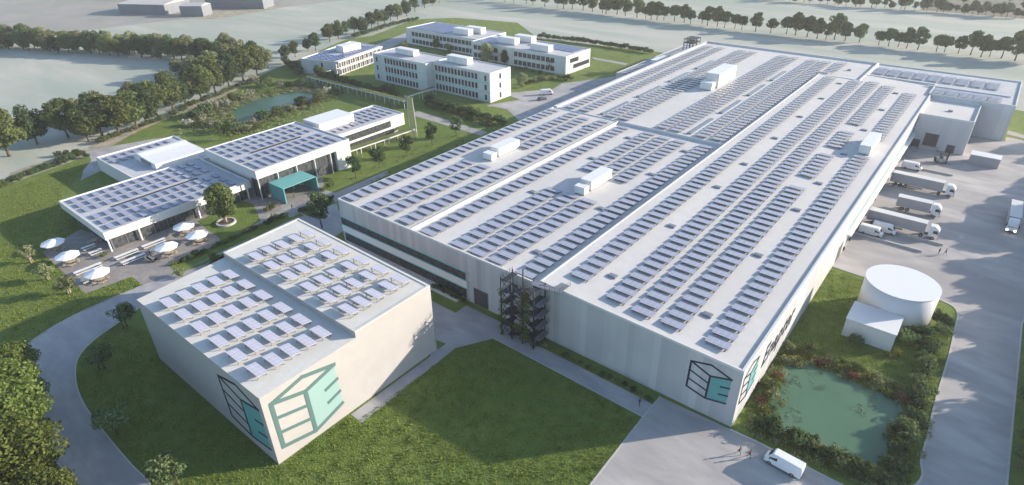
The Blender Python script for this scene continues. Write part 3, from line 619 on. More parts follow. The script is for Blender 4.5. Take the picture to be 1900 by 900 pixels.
hedge([(945, 614), (1000, 640), (1075, 676), (1150, 712), (1210, 744)], 20, ['mid', 'pale', 'yellow', 'dark'], 0.5, 'tufty plant in the shaded facade bed, %s from stair tower', 'plants in the facade bed', .3)
hedge([(805, 533), (835, 548), (862, 560)], 7, ['dark', 'mid'], 0.7, 'low plant in the bed below the window bands, %s from the left', 'plants below the window bands', .3)

def grass(seed, poly, n, size, hole=None):
    r = np.random.default_rng(seed); xs = [p[0] for p in poly]; ys = [p[1] for p in poly]
    pts = np.stack([r.uniform(min(xs), max(xs), n), r.uniform(min(ys), max(ys), n)], 1)
    X, Y = pts[:, 0], pts[:, 1]; ins = np.zeros(n, bool); j = len(poly)-1
    for i in range(len(poly)):
        xi, yi = poly[i]; xj, yj = poly[j]
        cnd = (yi > Y) != (yj > Y)
        with np.errstate(divide='ignore', invalid='ignore'): xx = (xj-xi)*(Y-yi)/(yj-yi)+xi
        ins ^= cnd & (X < xx); j = i
    if hole:
        out_ = np.zeros(n, bool); j = len(hole)-1
        for i in range(len(hole)):
            xi, yi = hole[i]; xj, yj = hole[j]; cnd = (yi > Y) != (yj > Y)
            with np.errstate(divide='ignore', invalid='ignore'): xx = (xj-xi)*(Y-yi)/(yj-yi)+xi
            out_ ^= cnd & (X < xx); j = i
        ins &= ~out_
    pts = pts[ins]; n = len(pts)
    f = 0.5+0.5*np.sin(pts[:, 0]*1.1+2*np.sin(pts[:, 1]*0.7))*np.sin(pts[:, 1]*1.3+1.5*np.sin(pts[:, 0]*0.9))
    s = size*(0.5+0.9*r.random(n))*(0.6+0.7*f)
    a = r.uniform(0, 6.28, n); dx, dy = np.cos(a), np.sin(a); lean = r.uniform(-.6, .6, (n, 2))
    V = np.zeros((n, 3, 3)); V[:, 0, 0] = pts[:, 0]-dx*s*.35; V[:, 0, 1] = pts[:, 1]-dy*s*.35
    V[:, 1, 0] = pts[:, 0]+dx*s*.35; V[:, 1, 1] = pts[:, 1]+dy*s*.35
    V[:, 2, 0] = pts[:, 0]+lean[:, 0]*s; V[:, 2, 1] = pts[:, 1]+lean[:, 1]*s; V[:, 2, 2] = s*0.9
    me = bpy.data.meshes.new('grass'); me.vertices.add(3*n); me.vertices.foreach_set('co', V.astype(np.float32).ravel())
    me.loops.add(3*n); me.loops.foreach_set('vertex_index', np.arange(3*n, dtype=np.int32))
    me.polygons.add(n); me.polygons.foreach_set('loop_start', np.arange(0, 3*n, 3, dtype=np.int32))
    me.materials.append(grassM); me.update(calc_edges=True)
    o = bpy.data.objects.new('grass', me); C.objects.link(o); o['kind'] = 'stuff'; return o
midlawn = [(-69.9, 26.9), (-69.9, 40.5), G(663, 782), G(845, 648), G(916, 630), G(1192, 775), G(1094, 900), G(1030, 960), (-62, 12), G(310, 960), G(283, 900), G(205, 812), G(164, 760), G(147, 725), G(142, 695), G(147, 665), G(172, 636), G(220, 601), (-113, 34), (-111.3, 26.9)]
grass(5, midlawn, 170000, 0.24)
grass(6, [G(*p) for p in [(0, 560), (0, 360), (150, 300), (165, 300), (108, 376), (150, 425), (78, 468), (159, 545), (245, 513), (264, 529), (110, 598), (40, 650), (0, 700)]], 110000, 0.24)
grass(7, [G(*p) for p in [(1398, 812), (1375, 780), (1540, 500), (1605, 520), (1590, 560), (1570, 620), (1645, 655), (1700, 610), (1770, 600), (1700, 890), (1560, 890)]], 60000, 0.2, pondR)

# ------------------------------------------------------------------ windows
WIN = {}
def window_proto(key, w_, h_, frame=white2, pane=glass, mull=1, bar=0.07, back=None):
    f = MB(); d = 0.10
    f.box(-w_/2-bar, -w_/2, -d, 0.02, 0, h_); f.box(w_/2, w_/2+bar, -d, 0.02, 0, h_)
    f.box(-w_/2-bar, w_/2+bar, -d, 0.02, -bar, 0); f.box(-w_/2-bar, w_/2+bar, -d, 0.02, h_, h_+bar)
    for i in range(1, mull+1):
        x = -w_/2+w_*i/(mull+1); f.box(x-bar*.4, x+bar*.4, -d*.8, 0.02, 0, h_)
    p = MB().box(-w_/2, w_/2, -0.035, 0.02, 0, h_)
    fo = f.build('window_tmp', frame); po = p.build('pane_tmp', pane)
    WIN[key] = (fo.data, po.data); bpy.data.objects.remove(fo); bpy.data.objects.remove(po)
def put_window(root, p0, p1, s, z, key, name='window'):
    dx, dy = p1[0]-p0[0], p1[1]-p0[1]; L = math.hypot(dx, dy); dx /= L; dy /= L; o0 = OFF[root.name]
    f, p = WIN[key]; fo = bpy.data.objects.new(name, f); C.objects.link(fo); fo.parent = root
    fo.location = (p0[0]+dx*s-o0[0], p0[1]+dy*s-o0[1], z-o0[2]); fo.rotation_euler = (0, 0, math.atan2(dy, dx))
    po = bpy.data.objects.new('pane' if name == 'window' else 'leaf', p); C.objects.link(po); po.parent = fo
    return fo
window_proto('tall', 1.15, 2.3, shutter, glass, 0, 0.14); window_proto('pair', 2.2, 2.2, shutter, glass, 1, 0.1)
window_proto('narrow', 0.9, 2.1, dark, glass, 0); window_proto('wide', 3.6, 1.9, dark, glass, 2)
window_proto('band', 3.45, 1.85, dark, glassb, 2, 0.05); window_proto('low', 3.45, 2.2, dark, glassb, 2, 0.05)
window_proto('dock', 3.2, 3.4, greym, dark, 0, 0.15); window_proto('curtain', 3.3, 6.4, steel, glassb, 2, 0.06)
window_proto('curtain_low', 3.3, 3.4, steel, glassb, 2, 0.06); window_proto('ribbon', 3.4, 2.2, dark, glassb, 2, 0.05)
window_proto('gallery', 3.0, 2.3, shutter, glassb, 2, 0.06); window_proto('roller', 4.0, 4.3, greym, gatem, 0, 0.12)
window_proto('roller_small', 2.3, 2.6, greym, gatem, 0, 0.1)

def parapet(poly, z0, z1, wd=0.35, m=0, mb=None):
    mb = mb or MB(); n = len(poly)
    a = sum(poly[i][0]*poly[(i+1) % n][1]-poly[(i+1) % n][0]*poly[i][1] for i in range(n))
    if a < 0: poly = poly[::-1]
    inner = []
    for i in range(n):
        p = Vector(poly[i-1]); q = Vector(poly[i]); r = Vector(poly[(i+1) % n])
        d1 = (q-p).normalized(); d2 = (r-q).normalized(); n1 = Vector((-d1.y, d1.x)); n2 = Vector((-d2.y, d2.x))
        k = n1+n2; k = k/(k.dot(n1)) if abs(k.dot(n1)) > 1e-6 else n1; inner.append(tuple(q+k*wd))
    for i in range(n):
        j = (i+1) % n; mb.prism([poly[i], poly[j], inner[j], inner[i]], z0, z1, m)
    return mb

# ------------------------------------------------------------------ main production hall
X0, XM1, XM2, X1 = -120.0, -93.8, -57.0, -17.0; Y0, YJ, YE, YB = 78.6, 172.5, 270.0, 304.5
hall = thing('production_hall', 'huge flat-roofed pale production hall covered in rows of solar panels', 'hall', (X0, Y0, 0))
def roofz(x, y):
    if x >= XM2 and y < 281: return 13.0-(x-XM2)/(X1-XM2)*1.0
    if y > YJ: return 12.15
    return 12.05 if x < XM1 else 11.5
# wall shell: bodies touching end to end, never overlapping
sh = MB()
sh.box(X0, XM1, Y0, YJ, 0, 12.05, 0, 1); sh.box(XM1, XM2, Y0+.3, YJ, 0, 11.5, 0, 1); sh.box(XM1, XM2, Y0, Y0+.3, 0, 12.0, 0, 1)
sh.box(X0, XM2, YJ, YB, 0, 12.15, 0, 1)
part('wall', sh, [facade, creamroof], hall)
sr = MB(); sr.prism([(XM2, Y0), (X1, Y0), (X1, YE-4), (-18, YE-4), (-18, 281), (-42, 281), (-42, YE), (XM2, YE)], 0, 0, 0, 1, ztop=[roofz(x, 0) for x in (XM2, X1, X1, -18, -18, -42, -42, XM2)])
part('east_bay', sr, [facade, creamroof], hall)
nb = MB().box(XM2, -42, YE, YB, 0, 12.15, 0, 1); part('rear_bay', nb, [facade, creamroof], hall)
pp = MB()
def rim(x0, x1, y0, y1, z0, z1): pp.box(x0, x1, y0, y1, z0, z1)
rim(X0-.05, XM2, Y0-.05, Y0+.35, 11.9, 12.32); rim(X0-.05, X0+.4, Y0+.35, YJ, 11.9, 12.34); rim(X0-.05, X0+1.3, YJ+.05, YB, 12.1, 12.6)
rim(X0+1.3, -42.3, YB-.5, YB, 12.1, 12.9); rim(-42.3, -41.8, YE, YB, 12.1, 12.9)
i_ = len(pp.V); pp.V += [(XM2, Y0-.05, 12.85), (X1-.4, Y0-.05, 11.9), (X1-.4, Y0+.35, 11.9), (XM2, Y0+.35, 12.85), (XM2, Y0-.05, 13.3), (X1-.4, Y0-.05, 12.36), (X1-.4, Y0+.35, 12.36), (XM2, Y0+.35, 13.3)]
for f_ in ((3, 2, 1, 0), (4, 5, 6, 7), (0, 1, 5, 4), (1, 2, 6, 5), (2, 3, 7, 6), (3, 0, 4, 7)): pp.F.append(tuple(i_+k for k in f_)); pp.M.append(0)
rim(X1-.4, X1+.05, Y0-.05, YE-4, 11.8, 12.4)
rim(XM1-.2, XM1+.15, Y0+.35, YJ, 11.4, 12.3)
rim(XM2-.1, XM2+.2, Y0+.35, YE, 11.4, 13.15)
rim(X0+1.6, XM2-.1, YJ-.12, YJ+.05, 11.4, 12.3)
rim(XM2+.35, -42.4, YE-.25, YE, 12.1, 12.95)
part('parapet', pp, white, hall)
# ribbon windows on the shaded front
P0, P1 = (X0, Y0), (X1, Y0)
for i in range(12):
    put_window(hall, P0, P1, 1.9+i*3.58, 5.35, 'band'); put_window(hall, P0, P1, 2.6+i*3.52, 0.75, 'low')
bd = MB()
bd.wall(P0, P1, 0, 43.4, 7.25, 7.48, 0.02, 0.16); bd.wall(P0, P1, 0, 43.4, 5.03, 5.24, 0.02, 0.16); bd.wall(P0, P1, .5, 43.4, 3.02, 3.24, 0.02, 0.16); bd.wall(P0, P1, 43.4, 44.3, 7.2, 7.34, .02, .14); bd.wall(P0, P1, 43.2, 44.2, 5.0, 5.12, .02, .14)
part('teal_trim', bd, tealstripe, hall)
wb = MB(); wb.wall(P0, P1, 0, 43.3, 3.25, 5.08, 0.0, 0.07); part('white_band', wb, mat('band_white', (0.74, 0.74, 0.73), 0.6), hall)
lr = MB(); lr.box(-118, -78, 76.4, 76.65, 0.0, 0.7); lr.box(-118, -78, 76.65, 78.5, 0.0, 0.2); part('plinth_walk', lr, [white], hall)
put_window(hall, P0, P1, 47.4, 0.05, 'roller', 'roller_gate')
# doors and trim on the sunlit side
Q0, Q1 = (X1, Y0), (X1, YE-4)
for i in range(15): put_window(hall, Q0, Q1, 76.0+i*5.9, 0.9, 'dock', 'dock_door')
put_window(hall, Q0, Q1, 67.5, 0.05, 'roller', 'roller_gate')
ts = MB(); ts.wall(Q0, Q1, 72, 168, 5.55, 5.7, 0.01, 0.1); ts.wall(Q0, Q1, 72, 168, 6.5, 6.62, 0.01, 0.08); part('teal_trim', ts, teal, hall)
cn = MB(); cn.wall(Q0, Q1, 72, 168, 4.75, 5.0, 0.0, 1.1)
part('dock_canopy', cn, white2, hall)
for i in range(16):
    bb = MB(); bb.wall(Q0, Q1, 73.0+i*5.9, 73.35+i*5.9, 0.1, 1.1, 0, .35); part('dock_buffer', bb, dark, hall)
# low raised strips and skylights on the roof
for x in (-47.0, -27.5, -65.4, -84.2, -99.6):
    for k, y in enumerate((89.1, 115.0, 140.9, 162.0) if x < XM2 else (89.1, 115.0, 141.1, 160.0, 185.3, 210.5, 236.0, 260.5)):
        if x == -27.5 and k in (3, 4, 5): xx = -32.8-0.0 if False else -27.6
        else: xx = x
        yy = {-84.2: 112.5}.get(x, y) if k == 0 and x == -84.2 else y
        if x == -84.2 and k == 1: continue
        z = roofz(xx, yy)
        fr = part('skylight', MB().box(xx-.85, xx+.85, yy-.65, yy+.65, z-.1, z+.28), steel, hall)
        part('glazing', MB().box(xx-.65, xx+.65, yy-.45, yy+.45, z+.25, z+.34), skyglass, hall, fr)
for x in (-101.7, -70.0):  # shadow-like roof bands, their shade put into the colour of flat glazed strips
    for y in (176.5, 201.8, 227.5, 253.0):
        fr = part('shadow_strip', MB().box(x-.8, x+.8, y, y+17, 12.1, 12.3), greym, hall)
        part('glazing', MB().box(x-.65, x+.65, y+.2, y+16.8, 12.2, 12.36), skyglass, hall, fr)
        part('roof_hatch', MB().box(x-.7, x+.7, y-1.6, y-.5, 12.1, 12.65), steel, hall)
part('roof_hatch', MB().box(-50, -48.6, 286, 287, 12.1, 12.7), steel, hall)

# cube emblem and lettering
def emblem(pts, P, o1, o2, lw, m1, m2, root, extra=True):
    """pts A,B,C,D,E,F,G in wall coordinates (s,z); P maps (s,z,depth) to the world"""
    A, B, Cc, D, E, F, Gc = [Vector(p) for p in pts]
    ln = MB(); fl = MB()
    def poly(mb, ps, d0, d1):
        n = len(ps); i = len(mb.V)
        mb.V += [P(p[0], p[1], d1) for p in ps]+[P(p[0], p[1], d0) for p in ps]
        mb.F.append(tuple(i+k for k in range(n))); mb.M.append(0)
        for k in range(n): mb.F.append((i+k, i+n+k, i+n+(k+1) % n, i+(k+1) % n)); mb.M.append(0)
    cnt = [0]
    def seg(a, b, w_=lw):
        d = (b-a).normalized(); n = Vector((-d.y, d.x))*w_/2; e = d*w_*0.35; cnt[0] += 1
        poly(ln, [a-e-n, b+e-n, b+e+n, a-e+n], o2, o2+0.02+0.0015*cnt[0])
    for a, b in ((A, B), (B, Cc), (Cc, Gc), (Gc, A), (A, F), (F, E), (Gc, E), (E, D)): seg(a, b)
    for t in (1/3, 2/3): seg(A.lerp(F, t), Gc.lerp(E, t), lw*0.85)
    for t in (0.36, 0.68):
        q0, q1 = Gc.lerp(E, t), Cc.lerp(D, t); seg(q0.lerp(q1, 0.58), q1, lw*0.85)
    poly(fl, [Gc, E, D, Cc], o1, o1+0.02)
    part('emblem_lines', ln, m1, root); part('emblem_fill', fl, m2, root)
emblem([(-25.5, 10.0), (-22.1, 10.9), (-18.5, 9.7), (-18.7, 4.4), (-22.1, 3.6), (-25.6, 4.4), (-22.0, 8.6)], lambda s, z, d: (s, Y0-d, z), 0.01, 0.03, 0.34, navy, teal, hall)
emblem([(79.9, 9.9), (83.3, 10.9), (86.9, 9.8), (86.9, 4.4), (83.4, 3.5), (79.9, 4.4), (83.4, 8.6)], lambda s, z, d: (X1+d, s, z), 0.01, 0.03, 0.34, navy, teal, hall)
tx = bpy.data.curves.new('lettering_curve', 'FONT'); tx.body = 'Enapter'; tx.size = 6.0; tx.extrude = 0.02; tx.shear = 0.28; tx.space_character = 1.08; tx.offset = 0.1
to = bpy.data.objects.new('tmp_text', tx); C.objects.link(to); bpy.context.view_layer.update()
me = bpy.data.meshes.new_from_object(to.evaluated_get(bpy.context.evaluated_depsgraph_get())); bpy.data.objects.remove(to)
xs = [v.co.x for v in me.vertices]; sx = 18.2/(max(xs)-min(xs))
for v in me.vertices: v.co = Vector((X1+0.03+v.co.z-X0, 90.2+(v.co.x-min(xs))*sx-Y0, 4.9+v.co.y*1.0))
me.materials.clear(); me.materials.append(navy); me.name = 'lettering'
lo = bpy.data.objects.new('lettering', me); C.objects.link(lo); lo.parent = hall

# rear warehouse, dock block, side annex
wh = thing('rear_warehouse', 'pale warehouse block with grouped solar panels joined to the hall at the far right', 'warehouse', (-42, 266, 0))
part('wall', MB().box(-41.8, 8.2, 281.2, 304.5, 0, 12.3, 0, 1).box(-17.8, 8.2, 266.2, 281.2, 0, 12.3, 0, 1), [facade2, bluegreyroof], wh)
pq = MB(); parapet([(-41.8, 281.2), (-17.8, 281.2), (-17.8, 266.2), (8.2, 266.2), (8.2, 304.5), (-41.8, 304.5)], 12.3, 12.75, 0.4, 0, pq); part('parapet', pq, white, wh)
pq = MB().box(-20, 6, 278.3, 278.9, 12.3, 12.75); part('roof_rail', pq, white, wh)
db = thing('dock_block', 'lower pale block with a large grey shutter between the hall and the rear warehouse', 'warehouse', (-16.9, 242.4, 0))
part('wall', MB().box(-16.9, -1.2, 242.4, 266.1, 0, 11.0, 0, 1), [facade2, creamroof], db)
pq = MB(); parapet([(-16.9, 242.4), (-1.2, 242.4), (-1.2, 266.1), (-16.9, 266.1)], 11.0, 11.6, 0.35, 0, pq); part('parapet', pq, white, db)
W0, W1 = (-16.9, 242.4), (-1.2, 242.4)
put_window(db, W0, W1, 5.6, 1.1, 'roller', 'roller_gate'); put_window(db, W0, W1, 11.8, 0.05, 'roller_small', 'roller_gate'); put_window(db, W0, W1, 1.6, 0.05, 'roller_small', 'roller_gate')
part('loading_ledge', MB().box(-13.9, -8.7, 240.9, 242.4, 0, 1.0), concrete, db)
part('roof_hatch', MB().box(-9.8, -8.4, 252, 253, 11.0, 11.5), steel, db)
sa = thing('side_annex', 'low long annex with solar panels along the far left side of the hall', 'annex', (-137, 246, 0))
part('wall', MB().box(-137, -120.1, 246, 318, 0, 6.2, 0, 1), [facade, bluegreyroof], sa)
pq = MB(); parapet([(-137, 246), (-120.1, 246), (-120.1, 318), (-137, 318)], 6.2, 6.6, 0.3, 0, pq); part('parapet', pq, greym, sa)
for s in (2.2, 6, 9.8, 13.6): put_window(sa, (-137, 246), (-120.1, 246), s, 0.6, 'wide')

def roof_unit(x, y, z, lx, ly, h, label, group=None, name='ventilation_unit', seams=True):
    t = thing(name, label, 'roof unit', (x, y, z), 0, group)
    b = MB().box(x-lx/2, x+lx/2, y-ly/2, y+ly/2, z+.25, z+h); part('housing', b, boxwhite, t)
    l = MB().box(x-lx/2-.06, x+lx/2+.06, y-ly/2-.06, y+ly/2+.06, z+h, z+h+.1); part('cover', l, white2, t)
    f = MB(); f.box(x-lx/2+.15, x-lx/2+.4, y-ly/2+.1, y+ly/2-.1, z, z+.25); f.box(x+lx/2-.4, x+lx/2-.15, y-ly/2+.1, y+ly/2-.1, z, z+.25); part('base_rail', f, steel, t)
    return t
g = 'white ventilation units on the hall roof'; g2 = 'small white boxes beside the ventilation units'
roof_unit(-107.2, 129.3, 12.05, 3.4, 9.5, 2.5, 'long white ventilation unit on the left part of the hall roof', g)
roof_unit(-106.6, 121.8, 12.05, 3.2, 2.2, 2.0, 'small white box in front of the unit on the left part of the hall roof', g2)
roof_unit(-74.2, 127.0, 11.5, 3.3, 10.2, 2.7, 'long white ventilation unit on the middle of the hall roof, nearest the camera', g)
roof_unit(-74.0, 119.6, 11.5, 3.0, 2.2, 2.1, 'small white box in front of the middle unit on the hall roof', g2)
roof_unit(-85.4, 237.5, 12.15, 5.2, 17.5, 5.3, 'largest white roof unit, far back on the hall between panel rows', g)
roof_unit(-85.6, 225.6, 12.15, 4.6, 3.4, 2.8, 'small white box in front of the largest far roof unit', g2)
roof_unit(-23.2, 195.3, 12.2, 3.0, 13.5, 2.6, 'white roof unit near the right edge of the hall above the docks', g)
roof_unit(-131, 277, 6.2, 3.2, 12, 1.9, 'white roof unit on the low side annex', g)

# ------------------------------------------------------------------ solar panels
def panel_proto(lx, ly, zh, zl, cellm, name='solar_panel'):
    """local parts: cells, frame, support (two); high edge towards -y"""
    hx, hy = lx/2, ly/2; t = 0.05
    c = MB(); c.quad([(-hx, -hy, zh), (hx, -hy, zh), (hx, hy, zl), (-hx, hy, zl)], 0, [(0, 0), (1, 0), (1, 1), (0, 1)])
    f = MB()
    f.quad([(-hx, -hy, zh-.012), (-hx, hy, zl-.012), (hx, hy, zl-.012), (hx, -hy, zh-.012)])
    for (a, b) in (((-hx, -hy, zh), (hx, -hy, zh)), ((hx, -hy, zh), (hx, hy, zl)), ((hx, hy, zl), (-hx, hy, zl)), ((-hx, hy, zl), (-hx, -hy, zh))):
        f.quad([(a[0], a[1], a[2]-.1), (b[0], b[1], b[2]-.1), (b[0], b[1], b[2]+.004), (a[0], a[1], a[2]+.004)])
    L = MB(); x = 0
    L.box(-.05, .05, -hy+.12, -hy+.22, 0, zh-.06); L.box(-.05, .05, hy-.22, hy-.12, 0, zl-.06); L.box(-.06, .06, -hy+.05, hy-.05, 0, .07)
    co = c.build('cells', cellm); fo = f.build('frame', greym if cellm is panelFG else steel); lo_ = L.build('support', steel)
    r = [co.data, fo.data, lo_.data, hx]
    for o in (co, fo, lo_): bpy.data.objects.remove(o)
    return r
PP = {'main': panel_proto(4.0, 2.0, 0.58, 0.42, panelM), 'fg': panel_proto(3.65, 1.85, 1.12, .85, panelFG), 'small': panel_proto(3.2, 1.5, .45, .35, panelFG), 'block': panel_proto(4.0, 1.2, .45, .35, panelB)}
def put_panel(kind, x, y, z, label, group):
    c, f, l, hx = PP[kind]; t = thing('solar_panel', label, 'solar panel', (x, y, z), 0, group)
    for nm, me, px in (('cells', c, 0), ('frame', f, 0), ('support', l, -hx+.35), ('support', l, hx-.35)):
        o = bpy.data.objects.new(nm, me); C.objects.link(o); o.parent = t; o.location = (px, 0, 0)
allp = []   # (kind, x, y, z, label, group)
PIT = 2.93
def row(x, y0, y1, phrase, kind='main', pit=PIT, zf=roofz):
    n = int((y1-y0)/pit)+1
    for i in range(n):
        y = y0+i*pit; allp.append((kind, x, y, zf(x, y), 'hall roof solar panel, %s from near end of %s' % (nth(i), phrase), 'solar panels on the production hall'))
row(-22.9, 82.6, 186, "row along right edge")
row(-22.9, 203.5, 265, "far piece of row along right edge")
row(-31.0, 82.6, 155, 'right of three rows, right bay'); row(-31.0, 163, 181, 'second piece, right of three rows')
row(-31.0, 189.5, 206.5, 'third piece, right of three rows'); row(-31.0, 214.8, 270, 'far piece, right of three rows')
row(-36.7, 82.4, 272, 'middle of three rows, right bay'); row(-42.3, 83.0, 269, 'left of three rows, right bay')
row(-51.5, 85.0, 268.5, 'row just right of roof step')
row(-61.7, 80.6, 170, 'row just left of roof step')
for x, nm in ((-69.6, 'right'), (-74.9, 'middle'), (-80.3, 'left')):
    row(x, 81.0, 116.8, '%s of three rows before middle unit' % nm); row(x, {-69.6: 132.5, -74.9: 135.4, -80.3: 133.5}[x], 170, '%s of three rows behind middle unit' % nm)
row(-89.7, 80.8, 170, 'row just right of cream ridge'); row(-97.1, 80.8, 170, 'row just left of cream ridge')
for x, nm in ((-104.0, 'right'), (-109.4, 'left')):
    row(x, 80.8, 117.5, '%s row of pair before left unit' % nm); row(x, 135.2 if x > -105 else 137.4, 170, '%s row of pair behind left unit' % nm)
row(-117.3, 81.0, 171.5, "row along left edge")
for x, nm in ((-114.2, 'outermost left'), (-108.4, 'second'), (-97.9, 'third'), (-92.9, 'fourth'), (-78.9, 'fifth'), (-74.2, 'sixth'), (-65.6, 'seventh'), (-60.6, 'eighth')):
    row(x, 175.3, 296.5, '%s far bay row' % nm)
row(-54.6, 273.5, 297, 'last far bay row')
for i in range(9):
    for j in range(7): allp.append(('block', -38.2+i*4.75, 286.4+j*1.75, 12.3, 'x', 'y'))
for i in range(5):
    for j in range(5): allp.append(('block', -15.4+i*4.3, 268.5+j*1.75, 12.3, 'x', 'y'))
for x in (-133.5, -128.5, -123.6):
    for k in range(24):
        y = 248+k*PIT
        if x < -127 and 268 < y < 285: continue
        allp.append(('main', x, y, 6.2, 'x', 'y'))
# stepped-roof hall: every panel an individual
FGL = [(-75.5, 'first'), (-81.1, 'second'), (-86.7, 'third'), (-93.0, 'fourth'), (-98.8, 'fifth'), (-104.4, 'sixth')]
fgp = []
for xi, (x, nm) in enumerate(FGL):
    for k, y in enumerate((30.0, 33.0, 35.9, 38.9, 41.8)):
        fgp.append(('fg', x, y, 14.0, 'raised solar panel, lower roof half, %s column from emblem wall, %s from left edge' % (nm, nth(k)), 'solar panels on the lower half of the stepped roof'))
    for k, y in enumerate((47.7, 50.6, 53.6, 56.8, 59.6)):
        fgp.append(('fg', x, y, 15.25, 'raised solar panel, upper roof half, %s column from emblem wall, %s from the step' % (nm, nth(k)), 'solar panels on the upper half of the stepped roof'))
# pavilion roofs
small = []
for i in range(7):
    for j, x in enumerate((-189.5, -184.5, -180, -173.5, -168.8)):
        pass
def grid(xs, ys, z, skip=lambda x, y: False, kind='small'):
    for x in xs:
        for y in ys:
            if not skip(x, y): small.append((kind, x, y, z))
grid([-190, -185.6, -181.2, -174.6, -170.2, -165.8], [41+2.75*k for k in range(13)], 5.35, lambda x, y: False)
grid([-185.5, -181, -176.5, -169.8, -165.4, -161.8], [81.5+2.75*k for k in range(11)], 9.2)
grid([-219, -214.8], [61+2.75*k for k in range(8)], 4.4, lambda x, y: x > -217 and y > 68)
grid([-182, -177.8, -173.6], [127+2.6*k for k in range(7)], 7.3)
grid([-173.6], [115+2.6*k for k in range(5)], 7.3)
for c_ in range(5):
    for k in range(13):
        if 1 <= c_ <= 3 and 4 <= k <= 9 and c_ != 3: continue
        small.append(('office', -275.0+c_*3.7-k*.66+.0, 179.0+c_*.9+k*2.65, 7.05))
grid([-283, -278.8, -274.6, -270.4, -266.2, -262, -257.8], [258+2.3*k for k in range(9)], 8.65, kind='office')
grid([-197, -192.8, -188.6, -184.4, -180.2, -176, -171.8], [261.5+2.3*k for k in range(4)], 8.65, kind='office'); grid([-226, -221.8, -217.6], [252+2.3*k for k in range(6)], 8.65, kind='office')
cand = allp+[(k, x, y, z, None, None) for (k, x, y, z) in small]
cand.sort(key=lambda p: (p[1]**2+p[2]**2+(CAMH-p[3])**2)*(1.5 if p[0] in ('small', 'block', 'office') else 1.0))
near = [p for p in cand[:300-len(fgp)]]
far = cand[300-len(fgp):]
for p in fgp: put_panel(p[0], p[1], p[2], p[3], p[4], p[5])
for p in near:
    if p[4] is None or p[4] == 'x': far.append(p)
    else: put_panel(*p)
mbs = MB()
for p in far:
    hx, hy, zh, zl = {'main': (2.0, 1.0, .58, .42), 'small': (1.6, .75, .45, .35), 'block': (1.95, .62, .47, .4), 'office': (2.0, .9, .3, .22)}[p[0]]
    x, y, z = p[1], p[2], p[3]; mm = {'main': 0, 'office': 3}.get(p[0], 1)
    mbs.quad([(x-hx, y-hy, z+zh), (x+hx, y-hy, z+zh), (x+hx, y+hy, z+zl), (x-hx, y+hy, z+zl)], mm, [(0, 0), (1, 0), (1, 1), (0, 1)])
    mbs.quad([(x-hx, y-hy, z+zh-.03), (x-hx, y+hy, z+zl-.03), (x+hx, y+hy, z+zl-.03), (x+hx, y-hy, z+zh-.03)], 2)
    mbs.quad([(x-hx, y-hy, z+zh-.09), (x+hx, y-hy, z+zh-.09), (x+hx, y-hy, z+zh), (x-hx, y-hy, z+zh)], 2)
    mbs.quad([(x+hx, y-hy, z+zh-.09), (x+hx, y+hy, z+zl-.09), (x+hx, y+hy, z+zl), (x+hx, y-hy, z+zh)], 2)
    for q in (-hx+.35, hx-.35): mbs.box(x+q-.05, x+q+.05, y-hy+.12, y-hy+.22, z, z+zh-.05, 2)
far_o = mbs.build('solar_panels', [panelM, panelB, steel, panelmat('photovoltaic_cells_blue', (0.10, 0.14, 0.33), (0.3, 0.34, 0.5), 4, 2)]); far_o['kind'] = 'stuff'

# ------------------------------------------------------------------ stepped-roof hall in the foreground
fh = thing('electrolyser_hall', 'windowless pale hall with stepped roof, raised solar panels and cube emblem at corner', 'hall', (-111, 27.1, 0))
part('wall', MB().prism([(-111.2, 27.1), (-70.3, 27.1), (-70.3, 44.9), (-112.4, 44.9)], 0, 14.2, 0, 1), [fgwall, creamroof2], fh)
part('upper_wall', MB().prism([(-112.4, 44.9), (-70.3, 44.9), (-70.3, 62.3), (-113.2, 63.2)], 0, 15.3, 0, 1), [fgwall, creamroof2], fh)
pq = MB(); parapet([(-112.4, 44.9), (-70.3, 44.9), (-70.3, 62.3), (-113.2, 63.2)], 15.3, 15.42, 0.5, 0, pq); part('roof_edge', pq, creamroof2, fh)
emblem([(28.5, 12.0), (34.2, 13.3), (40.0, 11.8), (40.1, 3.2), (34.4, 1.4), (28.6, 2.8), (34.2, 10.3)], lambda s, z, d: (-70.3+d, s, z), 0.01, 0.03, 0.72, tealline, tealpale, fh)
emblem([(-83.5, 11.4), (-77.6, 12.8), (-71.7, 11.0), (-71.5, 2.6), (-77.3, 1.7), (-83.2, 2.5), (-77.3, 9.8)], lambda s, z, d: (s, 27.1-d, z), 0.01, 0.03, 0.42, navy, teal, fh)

# ------------------------------------------------------------------ pavilion, annex, entrance hall, wing
def poly_building(name, label, cat, poly, z, wallm, roofm, rise=0.35, pw=0.35, edge=white, base=0):
    xs_, ys_ = [p[0] for p in poly], [p[1] for p in poly]
    t = thing(name, label, cat, (min(xs_), min(ys_), 0))
    part('wall', MB().prism(poly, base, z, 0, 1), [wallm, roofm], t)
    pq = MB(); parapet(poly, z, z+rise, pw, 0, pq); part('parapet', pq, edge, t); return t
